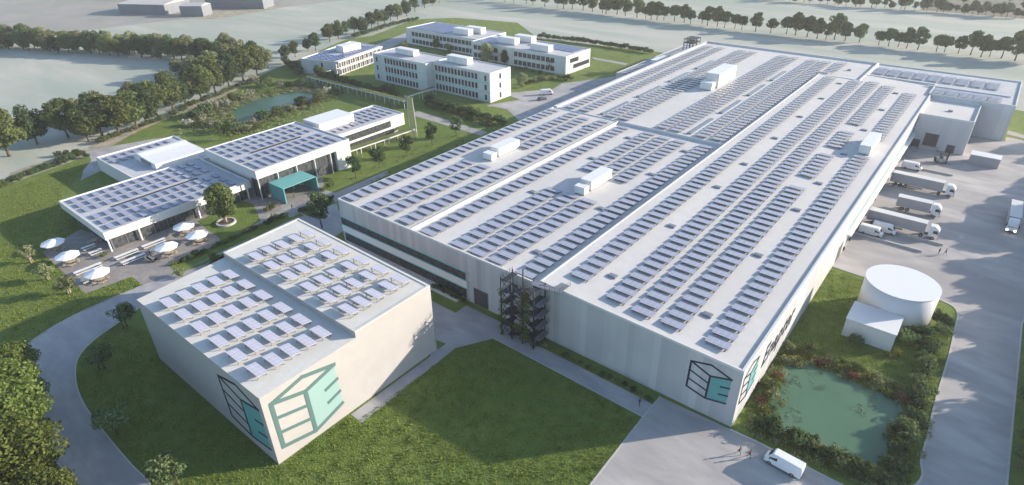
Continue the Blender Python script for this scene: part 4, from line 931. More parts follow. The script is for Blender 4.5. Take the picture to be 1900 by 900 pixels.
# pavilion: glass storey under a deep white roof slab
pv = thing('canteen_pavilion', 'low glass-walled pavilion under a deep white roof beside the terrace', 'pavilion', (-193, 38, 0))
part('roof', MB().box(-193, -162.8, 38.2, 78.3, 3.55, 5.35, 0, 1), [white, bluegreyroof], pv)
pq = MB(); parapet([(-193, 38.2), (-162.8, 38.2), (-162.8, 78.3), (-193, 78.3)], 5.35, 5.7, .3, 0, pq); part('parapet', pq, white, pv)
part('roof_slot', MB().box(-178.2, -177.4, 46, 70, 5.3, 5.5), dark, pv)
part('inner_wall', MB().box(-191.6, -164.1, 39.5, 78.3, 0, 3.55), greym, pv)
for i in range(11): put_window(pv, (-164.1, 39.5), (-164.1, 78.3), 1.9+i*3.5, 0.05, 'curtain_low')
for i in range(7): put_window(pv, (-191.6, 39.5), (-164.1, 39.5), 2.1+i*3.85, 0.05, 'curtain_low')
for x, y in ((-163.2, 38.7), (-163.2, 46.2), (-163.2, 62), (-163.2, 77)):
    part('column', MB().box(x-.17, x+.17, y-.17, y+.17, 0, 3.55), white2, pv)
ax = poly_building('annex_building', 'low white annex behind the pavilion with a curved-edged roof unit', 'annex', [(-223.2, 58.6), (-193.3, 58.6), (-193.3, 84.2), (-223.2, 84.2)], 4.4, white, bluegreyroof)
au = thing('roof_housing', 'large bright white sloping roof housing on the annex behind the pavilion', 'roof unit', (-205, 74, 4.4))
mb = MB()
pr_ = [(-212.5, 4.9), (-211.5, 6.5), (-209, 6.9), (-205.5, 6.5), (-201, 6.3), (-196.8, 6.2), (-196.8, 4.4), (-213.5, 4.4)]
i0 = len(mb.V); n = len(pr_)
for yy in (66.3, 82.0): mb.V += [(p[0], yy, p[1]) for p in pr_]
mb.F.append(tuple(range(i0+n-1, i0-1, -1))[::-1]); mb.M.append(0); mb.F.append(tuple(range(i0+n, i0+2*n))[::-1]); mb.M.append(0)
for k in range(n): mb.F.append((i0+k, i0+n+k, i0+n+(k+1) % n, i0+(k+1) % n)); mb.M.append(0)
part('housing', mb, white2, au); part('grille', MB().box(-207, -200, 66.12, 66.25, 4.7, 6.0), steel, au)
en = thing('entrance_hall', 'tall white entrance hall with a dark glass front and teal portal', 'building', (-188, 78.4, 0))
part('roof', MB().box(-188.2, -158.8, 78.5, 112, 7.0, 9.2, 0, 1), [white, bluegreyroof], en)
part('wall', MB().box(-188.2, -160.0, 79.4, 112, 0, 7.0), white, en)
pq = MB(); parapet([(-188.2, 78.5), (-158.8, 78.5), (-158.8, 112), (-188.2, 112)], 9.2, 9.55, .3, 0, pq); part('parapet', pq, white, en)
part('end_wall', MB().box(-160.0, -158.8, 106.5, 112, 0, 7.0), white, en)
part('roof_slot', MB().box(-174.2, -173.4, 86, 104, 9.15, 9.4), dark, en)
for i in range(8): put_window(en, (-160.0, 79.4), (-160.0, 106.5), 1.8+i*3.36, 0.1, 'curtain')
put_window(en, (-163.8, 79.4), (-160.0, 79.4), 1.9, 0.1, 'curtain')
for y in (79.0, 85.5, 92, 98.5, 104.5): part('column', MB().box(-159.5, -159.25, y-.1, y+.1, 0, 7.0), white2, en)
pt = thing('entrance_portal', 'bright teal portal frame projecting from the dark glass front', 'portal', (-155, 87.5, 0))
part('canopy_slab', MB().box(-159.1, -151.6, 81.8, 93.0, 4.6, 4.85), teal, pt)
part('side_panel', MB().prism([(-159.2, 81.8), (-151.4, 81.8), (-151.4, 82.1), (-159.2, 82.1)], 0, 4.6), teal, pt)
part('side_panel', MB().prism([(-159.2, 93.0), (-151.4, 93.0), (-151.4, 93.3), (-159.2, 93.3)], 0, 4.6), teal, pt)
for y in (85.6, 89.4): part('column', MB().box(-159.0, -158.75, y-.1, y+.1, 0, 4.6), white2, pt)
wg = thing('office_wing', 'white single wing with a recessed ribbon window to the right of the entrance hall', 'building', (-186, 112, 0))
part('wall', MB().box(-186.2, -169.2, 112.2, 145.2, 3.2, 7.3, 0, 1), [white, bluegreyroof], wg)
part('ground_storey', MB().box(-185, -171.5, 112.2, 143.5, 0, 3.2), greym, wg)
pq = MB(); parapet([(-186.2, 112.2), (-169.2, 112.2), (-169.2, 145.2), (-186.2, 145.2)], 7.3, 7.6, .3, 0, pq); part('parapet', pq, white, wg)
for i in range(7): put_window(wg, (-169.2, 112.2), (-169.2, 145.2), 3.5+i*3.5, 4.1, 'ribbon')
for i in range(8): put_window(wg, (-171.5, 112.2), (-171.5, 143.5), 3+i*3.5, 0.2, 'ribbon')
roof_unit(-181.3, 120.8, 7.3, 9.4, 14.5, 2.9, 'large smooth white plant housing on the wing behind the entrance hall', None, 'plant_housing')
def walkway(name, label, pts, wd, z, group=None, posts=6.0):
    t = thing(name, label, 'walkway', (pts[0][0], pts[0][1], 0), 0, group); L, Rr = strip(pts, wd); a = MB(); b = MB()
    for i in range(len(pts)-1):
        a.prism([L[i], Rr[i], Rr[i+1], L[i+1]], z, z+.35); Li, Ri = strip(pts, wd-.5)
        b.prism([Li[i], Ri[i], Ri[i+1], Li[i+1]], z+.35, z+.47)
    part('slab', a, white, t); part('green_roof', b, greenroof, t)
    for i in range(len(pts)-1):
        d = math.dist(pts[i], pts[i+1]); k = max(1, int(d/posts))
        for j in range(k+1):
            f = j/k if k else 0
            for S in (L, Rr):
                x = S[i][0]*(1-f)+S[i+1][0]*f; y = S[i][1]*(1-f)+S[i+1][1]*f; cx = pts[i][0]*(1-f)+pts[i+1][0]*f; cy = pts[i][1]*(1-f)+pts[i+1][1]*f
                x = x*.85+cx*.15; y = y*.85+cy*.15
                part('post', MB().tube((x, y, 0), (x, y, z), .13, n=6), white2, t)
    return t
g = 'grass-roofed covered walkways'
walkway('covered_walkway', 'grass-roofed walkway running along the front of the white wing', [(-164.3, 113.0), (-162.8, 143.0)], 3.2, 3.2, g)
walkway('covered_walkway', 'grass-roofed walkway running diagonally away beyond the wing end', [(-162.9, 143.6), (-193.0, 169.6)], 2.6, 3.2, g)
walkway('covered_walkway', 'longest grass-roofed walkway, leading left between pond and offices', [(-191, 166.0), (-259, 165.5)], 3.0, 3.1, g)
walkway('covered_walkway', 'short grass-roofed link towards the three-storey office', [(-195.5, 170.2), (-195.5, 187.0)], 2.2, 3.15, g)
walkway('covered_walkway', 'short grass-roofed link bending to the glass-fronted office', [(-258.0, 167.3), (-259.5, 178.0)], 2.2, 3.15, g)

# ------------------------------------------------------------------ offices
of = thing('three_storey_office', 'three-storey white office in two offset blocks with teal floor bands', 'office building', (-237, 187.5, 0))
c1 = [(-237.3, 188.2), (-201.2, 188.2), (-201.2, 203.6), (-237.3, 203.6)]; c2 = [(-201.2, 192.6), (-167.2, 192.6), (-167.2, 206.6), (-201.2, 206.6)]
panelw = cladding('white_facade_panels', (0.46, 0.49, 0.48), (0.55, 0.58, 0.57), 2.4)
part('wall', MB().prism(c1, 0, 12.4, 0, 1), [panelw, bluegreyroof], of); part('wall', MB().prism(c2, 0, 12.4, 0, 1), [panelw, bluegreyroof], of)
pq = MB(); parapet(c1, 12.4, 12.75, .3, 0, pq); part('parapet', pq, white, of); pq = MB(); parapet(c2, 12.4, 12.75, .3, 0, pq); part('parapet', pq, white, of)
bd = MB()
for z in (4.2, 8.1):
    bd.wall(c1[0], c1[1], -.03, 36.13, z, z+.35, 0.01, .06); bd.wall(c2[0], c2[1], 0.03, 34.03, z, z+.35, 0.01, .06); bd.wall(c2[1], c2[2], 0, 14.0, z+.01, z+.34, 0.01, .06)
part('teal_band', bd, tealstripe, of)
for fl, z in enumerate((1.0, 5.2, 9.2)):
    for i in range(11): put_window(of, c1[0], c1[1], 8.2+i*2.25, z, 'tall' if i % 3 == 2 else 'pair') if False else put_window(of, c1[0], c1[1], 9.0+i*2.05, z, 'tall')
    for i in range(13): put_window(of, c2[0], c2[1], 2.2+i*2.0, z, 'tall')
    put_window(of, c1[0], c1[1], 2.6, z, 'narrow'); put_window(of, c2[0], c2[1], 31.5, z, 'narrow'); put_window(of, c2[1], c2[2], 6.8, z, 'narrow')
roof_unit(-222.2, 196.8, 12.4, 12.5, 3.6, 2.7, 'white roof unit on the left block of the three-storey office', 'roof units on the offices')
roof_unit(-190.5, 199.3, 12.4, 12.5, 3.8, 3.0, 'white roof unit on the right block of the three-storey office', 'roof units on the offices')
dp = [(-277.5, 174.5), (-257.5, 180.8), (-266.8, 217.5), (-290.5, 216.5)]
do = poly_building('glass_front_office', 'two-storey office with a blank end wall and glazed gallery front under a white roof edge', 'office building', dp, 7.0, facade2, bluegreyroof)
dl = math.dist(dp[1], dp[2])
gl = MB(); gl.wall(dp[1], dp[2], .3, dl-.3, 6.6, 7.3, .05, 1.6); gl.wall(dp[1], dp[2], .3, dl-.3, 3.3, 3.6, .05, 1.5); part('gallery', gl, white, do)
for i in range(10): put_window(do, dp[1], dp[2], 2.0+i*3.75, .5, 'gallery'); put_window(do, dp[1], dp[2], 2.0+i*3.75, 3.9, 'gallery')
for i in range(11):
    pm = MB(); pm.wall(dp[1], dp[2], .3+i*3.65, .5+i*3.65, 0, 6.6, 1.25, 1.45); part('post', pm, white2, do)
put_window(do, dp[0], dp[1], 12.5, 3.8, 'narrow')
roof_unit(-273.3, 201.5, 7.0, 6.0, 11.5, 3.2, 'white roof unit on the glass-fronted office', 'roof units on the offices')
e1 = [(-287, 255.6), (-229.2, 252.6), (-229.2, 279.5), (-287, 280.5)]; e2 = [(-229.2, 249.4), (-167.0, 249.4), (-167.0, 271.6), (-229.2, 271.6)]
eo = thing('two_storey_office', 'long two-storey white office with many windows at the far site edge', 'office building', (-287, 249, 0))
e1 = [(-287, 254.6), (-229.2, 254.6), (-229.2, 279.5), (-287, 279.5)]
part('wall', MB().prism(e1, 0, 8.6, 0, 1), [panelw, bluegreyroof], eo); part('wall', MB().prism(e2, 0, 8.6, 0, 1), [panelw, bluegreyroof], eo)
pq = MB(); parapet(e1, 8.6, 8.95, .35, 0, pq); parapet(e2, 8.6, 9.0, .35, 0, pq); part('parapet', pq, white, eo)
for z in (1.0, 5.1):
    for i in range(18): put_window(eo, e1[0], e1[1], 6.5+i*2.9, z, 'pair')
    for i in range(6): put_window(eo, e2[0], e2[1], 3+i*2.9, z, 'pair')
    for i in range(9): put_window(eo, e2[0], e2[1], 31+i*2.9, z, 'pair')
for k, (s, z) in enumerate([(5.5, 5.2), (9.3, 5.2), (8.5, 2.0), (12.3, 2.0), (16.1, 2.0), (19.5, 2.0)]): put_window(eo, e2[1], e2[2], s, z, 'wide')
g = 'roof units on the offices'
for (x, y, l) in [(-246.5, 262, 'front unit of the left pair on the far office'), (-243.5, 269.5, 'rear unit of the left pair on the far office'), (-209.8, 258, 'front unit of the middle pair on the far office'), (-205.5, 267, 'rear unit of the middle pair on the far office'), (-185.5, 254.5, 'rightmost unit on the far office')]:
    roof_unit(x, y, 8.6, 11.5, 4.2, 3.2, 'white roof unit, '+l, g)
# farm sheds top left
def shed(name, label, p0, p1, depth, h, group):
    dx, dy = p1[0]-p0[0], p1[1]-p0[1]; l = math.hypot(dx, dy); nx, ny = -dy/l*depth, dx/l*depth
    poly = [p0, p1, (p1[0]+nx, p1[1]+ny), (p0[0]+nx, p0[1]+ny)]
    t = thing(name, label, 'shed', (p0[0], p0[1], 0), 0, group); part('wall', MB().prism(poly, 0, h), barn, t)
    mb = MB(); mb.V += [(poly[0][0], poly[0][1], h), (poly[1][0], poly[1][1], h), (poly[2][0], poly[2][1], h), (poly[3][0], poly[3][1], h),
        ((poly[0][0]+poly[3][0])/2, (poly[0][1]+poly[3][1])/2, h+1.6), ((poly[1][0]+poly[2][0])/2, (poly[1][1]+poly[2][1])/2, h+1.6)]
    mb.F += [(0, 1, 5, 4), (2, 3, 4, 5), (1, 2, 5), (3, 0, 4)]; mb.M += [0]*4; part('roof', mb, barnroof, t); return t
g = 'farm sheds in the far field'
shed('farm_shed', 'longest grey farm shed in the far field', (-552.5, 196.7), (-516.1, 215.8), 30, 7.4, g)
shed('farm_shed', 'small grey farm shed right of the longest one', (-498.8, 219.2), (-484.4, 229.1), 14, 7.5, g)
shed('farm_shed', 'paler farm building partly hidden behind the two grey sheds', (-520, 250), (-478, 276), 18, 8, g)

# ------------------------------------------------------------------ right yard buildings
tk = thing('storage_tank', 'large round white storage tank on the lawn by the yard', 'tank', (-2.3, 130, 0))
def cyl(cx, cy, r, z0, z1, n=64):
    mb = MB(); mb.tube((cx, cy, z0), (cx, cy, z1), r, r, n); return mb
part('shell', cyl(-2.3, 130, 6.75, 0, 7.9), mat('tank_white', (0.60, 0.60, 0.60), 0.45, var=0.03, vscale=0.2), tk); part('roof', cyl(-2.3, 130, 6.82, 7.9, 8.05), white2, tk)
sb = thing('storage_shed', 'small white flat-roofed shed in front of the round tank', 'shed', (-8.8, 116, 0))
part('wall', MB().box(-8.8, 0, 116, 123.2, 0, 4.1), boxwhite, sb); part('roof', MB().box(-8.9, .1, 115.9, 123.3, 4.1, 4.25), white2, sb)
ct = thing('site_container', 'pale grey flat-roofed container building at the back of the yard', 'container', (1, 235.3, 0))
part('wall', MB().box(.9, 8.9, 235.2, 239.6, 0, 3.1), trailer, ct); part('roof', MB().box(.8, 9, 235.1, 239.7, 3.1, 3.25), white2, ct)
g = 'low concrete guide walls in the dock yard'
for (x0, x1, y, l) in [(-16.8, -1.4, 162.5, 'longest, nearest the camera beside the white vans'), (-10.8, 2.2, 169.3, 'right of the articulated lorry nearest the camera'), (-10, -1.5, 220.6, 'farthest, near the single white van')]:
    tag(MB().box(x0, x1, y-.28, y+.28, 0, .55).build('guide_wall', concrete), 'low concrete guide wall in the dock yard, '+l, 'barrier', g)

# ------------------------------------------------------------------ stair tower with climbers
st = thing('stair_tower', 'dark steel stair tower with cross braces standing against the shaded facade', 'stair tower', (-59, 76.5, 0))
xs4 = (-63.2, -60.6, -57.9, -55.2)
for x in xs4:
    for y in (74.2, 77.9): part('post', MB().tube((x, y, 0), (x, y, 13.8 if x != -60.6 else 14.8), .15, n=6), dark, st)
br = MB()
for i in range(3):
    for k in range(5):
        z0 = .3+k*2.65; a, b = xs4[i], xs4[i+1]
        if i != 1 or k > 1:
            br.bar((a, 74.2, z0), (b, 74.2, z0+2.65), .13); br.bar((b, 74.2, z0), (a, 74.2, z0+2.65), .13)
        br.bar((a, 74.2, z0+2.65), (b, 74.2, z0+2.65), .14)
for x in (xs4[0], xs4[3]):
    for k in range(5): br.bar((x, 74.2, .3+k*2.65), (x, 77.9, 2.95+k*2.65), .12)
part('cross_brace', br, dark, st)
for k in range(5):
    z = 2.65*(k+1)
    part('landing', MB().box(-63.2, -61.9, 74.3, 77.8, z-.1, z), dark, st); part('landing', MB().box(-56.5, -55.2, 74.3, 77.8, z-.1, z), dark, st)
    s = MB(); zz = z-2.65
    for j in range(12):
        f = j/12; x = -61.9+f*5.4 if k % 2 == 0 else -56.5-f*5.4; y = 75.2 if k % 2 == 0 else 76.8
        s.box(min(x, x+.45*(1 if k % 2 == 0 else -1)), max(x, x+.45*(1 if k % 2 == 0 else -1)), y-.55, y+.55, zz+f*2.65+.1, zz+f*2.65+.2)
    part('stair_flight', s, dark, st)
def railing(pts, z, h=1.1, st_=.9):
    for a, b in zip(pts, pts[1:]):
        mb = MB(); L_ = math.dist(a, b); n_ = max(1, int(L_/st_))
        for j in range(n_+1):
            f = j/n_; x = a[0]+(b[0]-a[0])*f; y = a[1]+(b[1]-a[1])*f; mb.bar((x, y, z), (x, y, z+h), .05)
        for hh in (h, h*.5): mb.bar((a[0], a[1], z+hh), (b[0], b[1], z+hh), .05)
        part('railing', mb, dark, st)
railing([(-55.2, 74.2), (-63.2, 74.2), (-63.2, 77.9)], 13.3); railing([(-55.2, 76.0), (-51.4, 77.2), (-51.2, 80.4)], 13.3)
for k in range(1, 5): railing([(-55.0, 74.2), (-53.9, 74.8), (-53.9, 77.6)], 2.65*k)
part('bridge', MB().prism([(-57.6, 76.4), (-55.2, 76.4), (-51.5, 77.3), (-51.3, 80.4), (-53.2, 80.4), (-53.4, 78.4), (-57.6, 77.8)], 13.35, 13.42), steel, st)
for k in range(1, 5): part('balcony', MB().box(-55.15, -53.9, 74.4, 77.6, 2.65*k-.1, 2.65*k), steel, st)
def climber(x0, x1, y, z0, z1, label, seed, n):
    r = random.Random(seed); cl = [(r.uniform(x0, x1), y+r.uniform(-.25, .1), r.uniform(z0, z1), r.uniform(.35, .6)) for _ in range(n)]
    me = leaf_mesh('climbing_plant', cl, 260, .2, seed, leafA if seed % 2 else leafY); o = bpy.data.objects.new('climbing_plant', me); C.objects.link(o); tag(o, label, 'plant', 'climbing plants on the stair tower')
climber(-58.6, -56.0, 74.0, .2, 11.6, 'dense climbing plant covering the right half of the stair tower', 91, 46)
climber(-63.6, -63.0, 74.2, .2, 11.0, 'thin climbing plant up the left corner post of the stair tower', 93, 16)
climber(-58.0, -56.4, 74.1, 10.5, 13.4, 'yellowish top growth of climber near the stair tower head', 92, 9)
s2 = thing('steel_frame', 'small dark steel frame rising above the far left roof edge', 'stair tower', (-123.5, 300, 0))
for x in (-126, -123, -121):
    for y in (292, 296, 300): part('post', MB().tube((x, y, 6.2), (x, y, 15.2), .18, n=6), dark, s2)
b2 = MB()
for y in (292, 296):
    for x in (-126, -123): b2.bar((x, y, 12.5), (x, y+4, 15.0), .18)
for z in (13.2, 15.0): b2.box(-126.3, -120.8, 291.8, 300.2, z, z+.25)
part('platform', b2, dark, s2)

# ------------------------------------------------------------------ vehicles
def wheel_parts(root, pts, r, wd):
    for (x, y) in pts:
        t = MB().tube((x, y-wd/2, r), (x, y+wd/2, r), r, r, 18); w_ = part('wheel', t, tyre, root)
        h_ = MB().tube((x, y-wd/2-.02, r), (x, y+wd/2+.02, r), r*.55, r*.55, 14); part('rim', h_, steel, root, w_)
def loft(sections, m=0):
    """sections: (x, half width at bottom, half width at top, z bottom, z top, chamfer)"""
    mb = MB(); n = None
    for (x, wb, wt, z0, z1, c) in sections:
        ring = [(x, -wb, z0), (x, -wb, z0+(z1-z0)*.45), (x, -wt, z1-c), (x, -wt+c, z1), (x, wt-c, z1), (x, wt, z1-c), (x, wb, z0+(z1-z0)*.45), (x, wb, z0)]
        mb.V += ring; n = len(ring)
    for s in range(len(sections)-1):
        for k in range(n):
            a = s*n+k; b = s*n+(k+1) % n; mb.F.append((a, b, b+n, a+n)); mb.M.append(m); mb.smooth.add(len(mb.F)-1) if False else None
    mb.F.append(tuple(range(n))[::-1]); mb.M.append(m); e = (len(sections)-1)*n; mb.F.append(tuple(e+k for k in range(n))); mb.M.append(m)
    return mb
def make_van(label, loc, rz, group=None, L=5.6):
    t = thing('delivery_van', label, 'van', (0, 0, 0), 0, group); h = L/2
    part('body', loft([(-h, .94, .86, .42, 2.25, .12), (-h+.1, .98, .9, .35, 2.42, .14), (.55*h, .98, .88, .32, 2.45, .16), (.62*h, .98, .82, .32, 2.3, .2), (.83*h, .97, .80, .32, 1.42, .14), (.97*h, .93, .76, .34, 1.12, .12), (h, .84, .7, .42, .95, .08)]), paint, t)
    sx0, sz0, sx1, sz1 = .632*h, 2.24, .825*h, 1.45
    ws = MB(); o_ = .025
    ws.quad([(sx1+o_, -.68, sz1+.05), (sx1+o_, .68, sz1+.05), (sx0+o_+.02, .62, sz0-.06), (sx0+o_+.02, -.62, sz0-.06)]); part('windscreen', ws, glass, t)
    for s in (-1, 1):
        q = MB(); y = s*.945; q.prism([(.30*h, y-.06), (.72*h, y-.06), (.72*h, y+.03), (.30*h, y+.03)], 1.38, 0, ztop=[1.98, 1.55, 1.55, 1.98]); part('side_window', q, glass, t)
        part('headlight', MB().box(.9*h, .985*h, min(s*.62, s*.86), max(s*.62, s*.86), .8, 1.0), lampoff, t)
        part('tail_light', MB().box(-h-.02, -h+.05, min(s*.78, s*.9), max(s*.78, s*.9), 1.0, 1.6), taill, t)
        part('mirror', MB().box(.66*h, .70*h, min(s*1.0, s*1.2), max(s*1.0, s*1.2), 1.35, 1.65), dark, t)
    part('bumper', MB().box(.95*h, h+.06, -.86, .86, .3, .62), dark, t); part('sill', MB().box(-h+.2, .9*h, -.995, .995, .3, .42), dark, t)
    part('grille', MB().box(.97*h, h+.03, -.5, .5, .66, .86), dark, t)
    part('rear_door', MB().box(-h-.015, -h+.03, -.8, -.02, .5, 2.1).box(-h-.015, -h+.03, .02, .8, .5, 2.1), paint, t)
    wheel_parts(t, [(-.58*h, -.86), (-.58*h, .86), (.66*h, -.86), (.66*h, .86)], .36, .26)
    t.location = loc; t.rotation_euler = (0, 0, rz); return t
vx, vy = -7.6, 75.6
v0 = make_van('white delivery van parked on the apron by the green pond, nearest the camera', (vx, vy, .05), math.radians(180-4), 'white delivery vans')
dup(v0, (-13.4, 164.6, .05), 0, 'white van backed to the docks, the one nearest the camera')
dup(v0, (-11.0, 168.1, .05), 0, 'white van beside the near articulated lorry at the docks, second of the pair')
dup(v0, (-12.6, 218.9, .05), 0, 'white van backed to the docks farthest from the camera, beyond the lorries')
dup(v0, (-155.0, 217.0, .05), math.radians(50), 'white van parked on the service road by the three-storey office')
def make_car(label, loc, rz):
    t = thing('parked_car', label, 'car', (0, 0, 0)); cp = mat('car_paint', (0.06, 0.07, 0.10), 0.25, spec=.6)
    part('body', loft([(-2.2, .8, .74, .35, .95, .1), (-2.0, .88, .8, .3, 1.0, .1), (-1.5, .88, .7, .3, 1.42, .12), (.2, .88, .7, .3, 1.46, .12), (1.0, .88, .8, .3, 1.02, .1), (2.0, .86, .76, .3, .85, .08), (2.2, .78, .7, .38, .75, .06)]), cp, t)
    part('windscreen', MB().quad([(1.0, -.66, 1.06), (1.0, .66, 1.06), (.27, .58, 1.44), (.27, -.58, 1.44)]), glass, t)
    part('rear_window', MB().quad([(-1.56, -.6, 1.42), (-1.56, .6, 1.42), (-2.02, .66, 1.04), (-2.02, -.66, 1.04)]), glass, t)
    wheel_parts(t, [(-1.35, -.8), (-1.35, .8), (1.35, -.8), (1.35, .8)], .32, .22); t.location = loc; t.rotation_euler = (0, 0, rz)
make_car('small dark car on the service road in front of the white van', (-151.9, 209.4, .05), math.radians(70))
def cab(t, x0, L=2.2, lit=False):
    part('cab', loft([(x0, 1.15, 1.1, .9, 3.55, .15), (x0+L*.55, 1.2, 1.12, .7, 3.6, .2), (x0+L*.85, 1.2, 1.08, .55, 3.1, .2), (x0+L, 1.15, 1.05, .5, 2.5, .12)]), paint, t)
    part('windscreen', MB().quad([(x0+L+.03, -.98, 1.75), (x0+L+.03, .98, 1.75), (x0+L*.87+.05, .95, 2.85), (x0+L*.87+.05, -.95, 2.85)]), glass, t)
    for s in (-1, 1):
        y = s*1.18; part('side_window', MB().box(x0+L*.4, x0+L*.82, y-.03, y+.05, 1.8, 2.6), glass, t)
        part('headlight', MB().box(x0+L-.04, x0+L+.05, min(s*.65, s*1.0), max(s*.65, s*1.0), .75, 1.0), lampm if lit else lampoff, t)
        part('mirror', MB().box(x0+L*.85, x0+L*.92, min(s*1.22, s*1.45), max(s*1.22, s*1.45), 1.7, 2.4), dark, t)
    part('bumper', MB().box(x0+L-.05, x0+L+.1, -1.1, 1.1, .4, .72), dark, t)
def make_lorry(label, loc, rz, group, TL=13.4):
    t = thing('articulated_lorry', label, 'lorry', (0, 0, 0), 0, group)
    part('trailer', MB().box(0, TL, -1.27, 1.27, 1.15, 3.95), trailer, t); part('trailer_roof', MB().box(-.03, TL+.03, -1.29, 1.29, 3.95, 4.0), trailertop, t)
    part('chassis', MB().box(.3, TL+3.0, -.45, .45, .8, 1.12), dark, t); part('side_guard', MB().box(4.4, 8.6, -1.2, -1.1, .55, .95).box(4.4, 8.6, 1.1, 1.2, .55, .95), steel, t)
    part('rear_door', MB().box(-.05, 0, -1.2, -.03, 1.25, 3.85).box(-.05, 0, .03, 1.2, 1.25, 3.85), trailertop, t)
    cab(t, TL+.85); wheel_parts(t, [(x, y) for x in (1.6, 2.9, 4.2-.0, TL-.6, TL+2.0) for y in (-1.05, 1.05)], .48, .3)
    t.location = loc; t.rotation_euler = (0, 0, rz); return t
def make_box_truck(label, loc, rz, TL=8.0, lit=False, group=None):
    t = thing('box_truck', label, 'lorry', (0, 0, 0), 0, group)
    part('box_body', MB().box(0, TL, -1.25, 1.25, 1.05, 3.75), trailer, t); part('box_roof', MB().box(-.03, TL+.03, -1.27, 1.27, 3.75, 3.82), trailertop, t)
    part('chassis', MB().box(.2, TL+1.6, -.45, .45, .7, 1.02), dark, t); cab(t, TL+.25, lit=lit)
    wheel_parts(t, [(x, y) for x in (1.7, 3.0, TL+1.2) for y in (-1.02, 1.02)], .48, .3); t.location = loc; t.rotation_euler = (0, 0, rz); return t
g = 'articulated lorries at the docks'
l0 = make_lorry('grey-white articulated lorry backed to the docks, nearest the camera, behind the two vans', (-15.9, 172.0, .05), 0, g)
dup(l0, (-15.9, 203.2, .05), 0, 'grey-white articulated lorry backed to the docks, farther one beyond the box truck')
make_box_truck('shorter grey box truck standing between the two articulated lorries', (-11.4, 185.9, .05), math.radians(2), 8.1)
make_box_truck('grey truck with lit headlights driving towards the camera at the right edge of the yard', (14.6, 201.5, .05), math.radians(-89), 12.2, True)
fk = thing('forklift', 'small dark forklift on the yard near the warehouse shutters', 'forklift', (0, 0, 0))
part('body', MB().prism([(-1.1, -.55), (.7, -.55), (.7, .55), (-1.1, .55)], .3, 1.1), greym, fk); part('counterweight', MB().box(-1.45, -1.1, -.5, .5, .35, 1.0), dark, fk)
cg = MB()
for x in (-.6, .6):
    for y in (-.5, .5): cg.bar((x, y, 1.1), (x, y, 2.1), .08)
cg.box(-.7, .7, -.55, .55, 2.1, 2.18); part('cage', cg, dark, fk)
mm_ = MB(); mm_.box(.8, .95, -.4, -.28, .1, 2.6); mm_.box(.8, .95, .28, .4, .1, 2.6); part('mast', mm_, dark, fk)
part('fork', MB().box(.95, 2.1, -.35, -.22, .12, .18), steel, fk); part('fork', MB().box(.95, 2.1, .22, .35, .12, .18), steel, fk); part('seat', MB().box(-.4, .1, -.25, .25, 1.1, 1.35).box(-.45, -.35, -.25, .25, 1.35, 1.8), dark, fk)
wheel_parts(fk, [(-.8, -.5), (-.8, .5), (.5, -.5), (.5, .5)], .3, .22); fk.location = (-5.9, 230.6, .05); fk.rotation_euler = (0, 0, .2); fk.scale = (1.5, 1.5, 1.5)

# ------------------------------------------------------------------ terrace furniture
def make_parasol(label, loc, group):
    t = thing('parasol', label, 'parasol', (0, 0, 0), 0, group); cp = MB(); R_ = 3.0; n = 8
    V = [(R_*math.cos(2*math.pi*k/n), R_*math.sin(2*math.pi*k/n), 2.35) for k in range(n)]
    for k in range(n): cp.quad([V[k], V[(k+1) % n], (0, 0, 3.15)]); a, b = V[k], V[(k+1) % n]; cp.quad([(a[0], a[1], a[2]-.18), (b[0], b[1], b[2]-.18), b, a])
    for k in range(n): cp.quad([V[(k+1) % n], V[k], (0, 0, 3.10)])
    part('canopy', cp, canvas, t); part('pole', MB().tube((0, 0, 0), (0, 0, 3.25), .06, n=8), white2, t); part('base', MB().tube((0, 0, 0), (0, 0, .12), .45, n=16), concrete, t)
    for k in range(n): part('rib', MB().bar((0, 0, 2.95), (V[k][0]*.97, V[k][1]*.97, 2.33), .04), white2, t)
    t.location = loc; t.scale = (.92, .92, .95); return t
def make_round_table(label, loc, group):
    t = thing('round_picnic_table', label, 'table', (0, 0, 0), 0, group); part('tabletop', MB().tube((0, 0, .7), (0, 0, .76), .85, n=20), wood, t)
    part('pedestal', MB().tube((0, 0, 0), (0, 0, .7), .12, n=8), steel, t)
    for k in range(4):
        b = MB(); a0 = k*math.pi/2+.25
        for j in range(4):
            a, c_ = a0+j*.27, a0+(j+1)*.27
            b.prism([(1.2*math.cos(a), 1.2*math.sin(a)), (1.6*math.cos(a), 1.6*math.sin(a)), (1.6*math.cos(c_), 1.6*math.sin(c_)), (1.2*math.cos(c_), 1.2*math.sin(c_))], .4, .46)
        am = a0+.54; b.box(1.4*math.cos(am)-.05, 1.4*math.cos(am)+.05, 1.4*math.sin(am)-.05, 1.4*math.sin(am)+.05, 0, .4); part('bench', b, wood, t)
    t.location = loc; t.scale = (1.15, 1.15, 1.1); return t
us = [(-175.6, 30.0, 'at the left corner of the terrace'), (-165.4, 29.9, 'second from the left on the terrace'), (-150.9, 31.2, 'at the near corner by the grass patch'), (-150.2, 47.0, 'beside the dark lounge chairs'), (-150.1, 54.8, 'nearest the promenade bed on the right'), (-157.5, 55.0, 'close to the glass wall on the right')]
p0 = t0 = None
for x, y, l in us:
    if p0 is None: p0 = make_parasol('large white octagonal parasol '+l, (x, y, .04), 'white parasols on the terrace'); t0 = make_round_table('round wooden picnic table under the parasol '+l, (x+.5, y+.1, .04), 'round picnic tables')
    else: dup(p0, (x, y, .04), rnd.uniform(0, .7), 'large white octagonal parasol '+l, scale=(.92, .92, .95)); dup(t0, (x+.5, y+.1, .04), rnd.uniform(0, 1), 'round wooden picnic table under the parasol '+l, scale=(1.15, 1.15, 1.1))
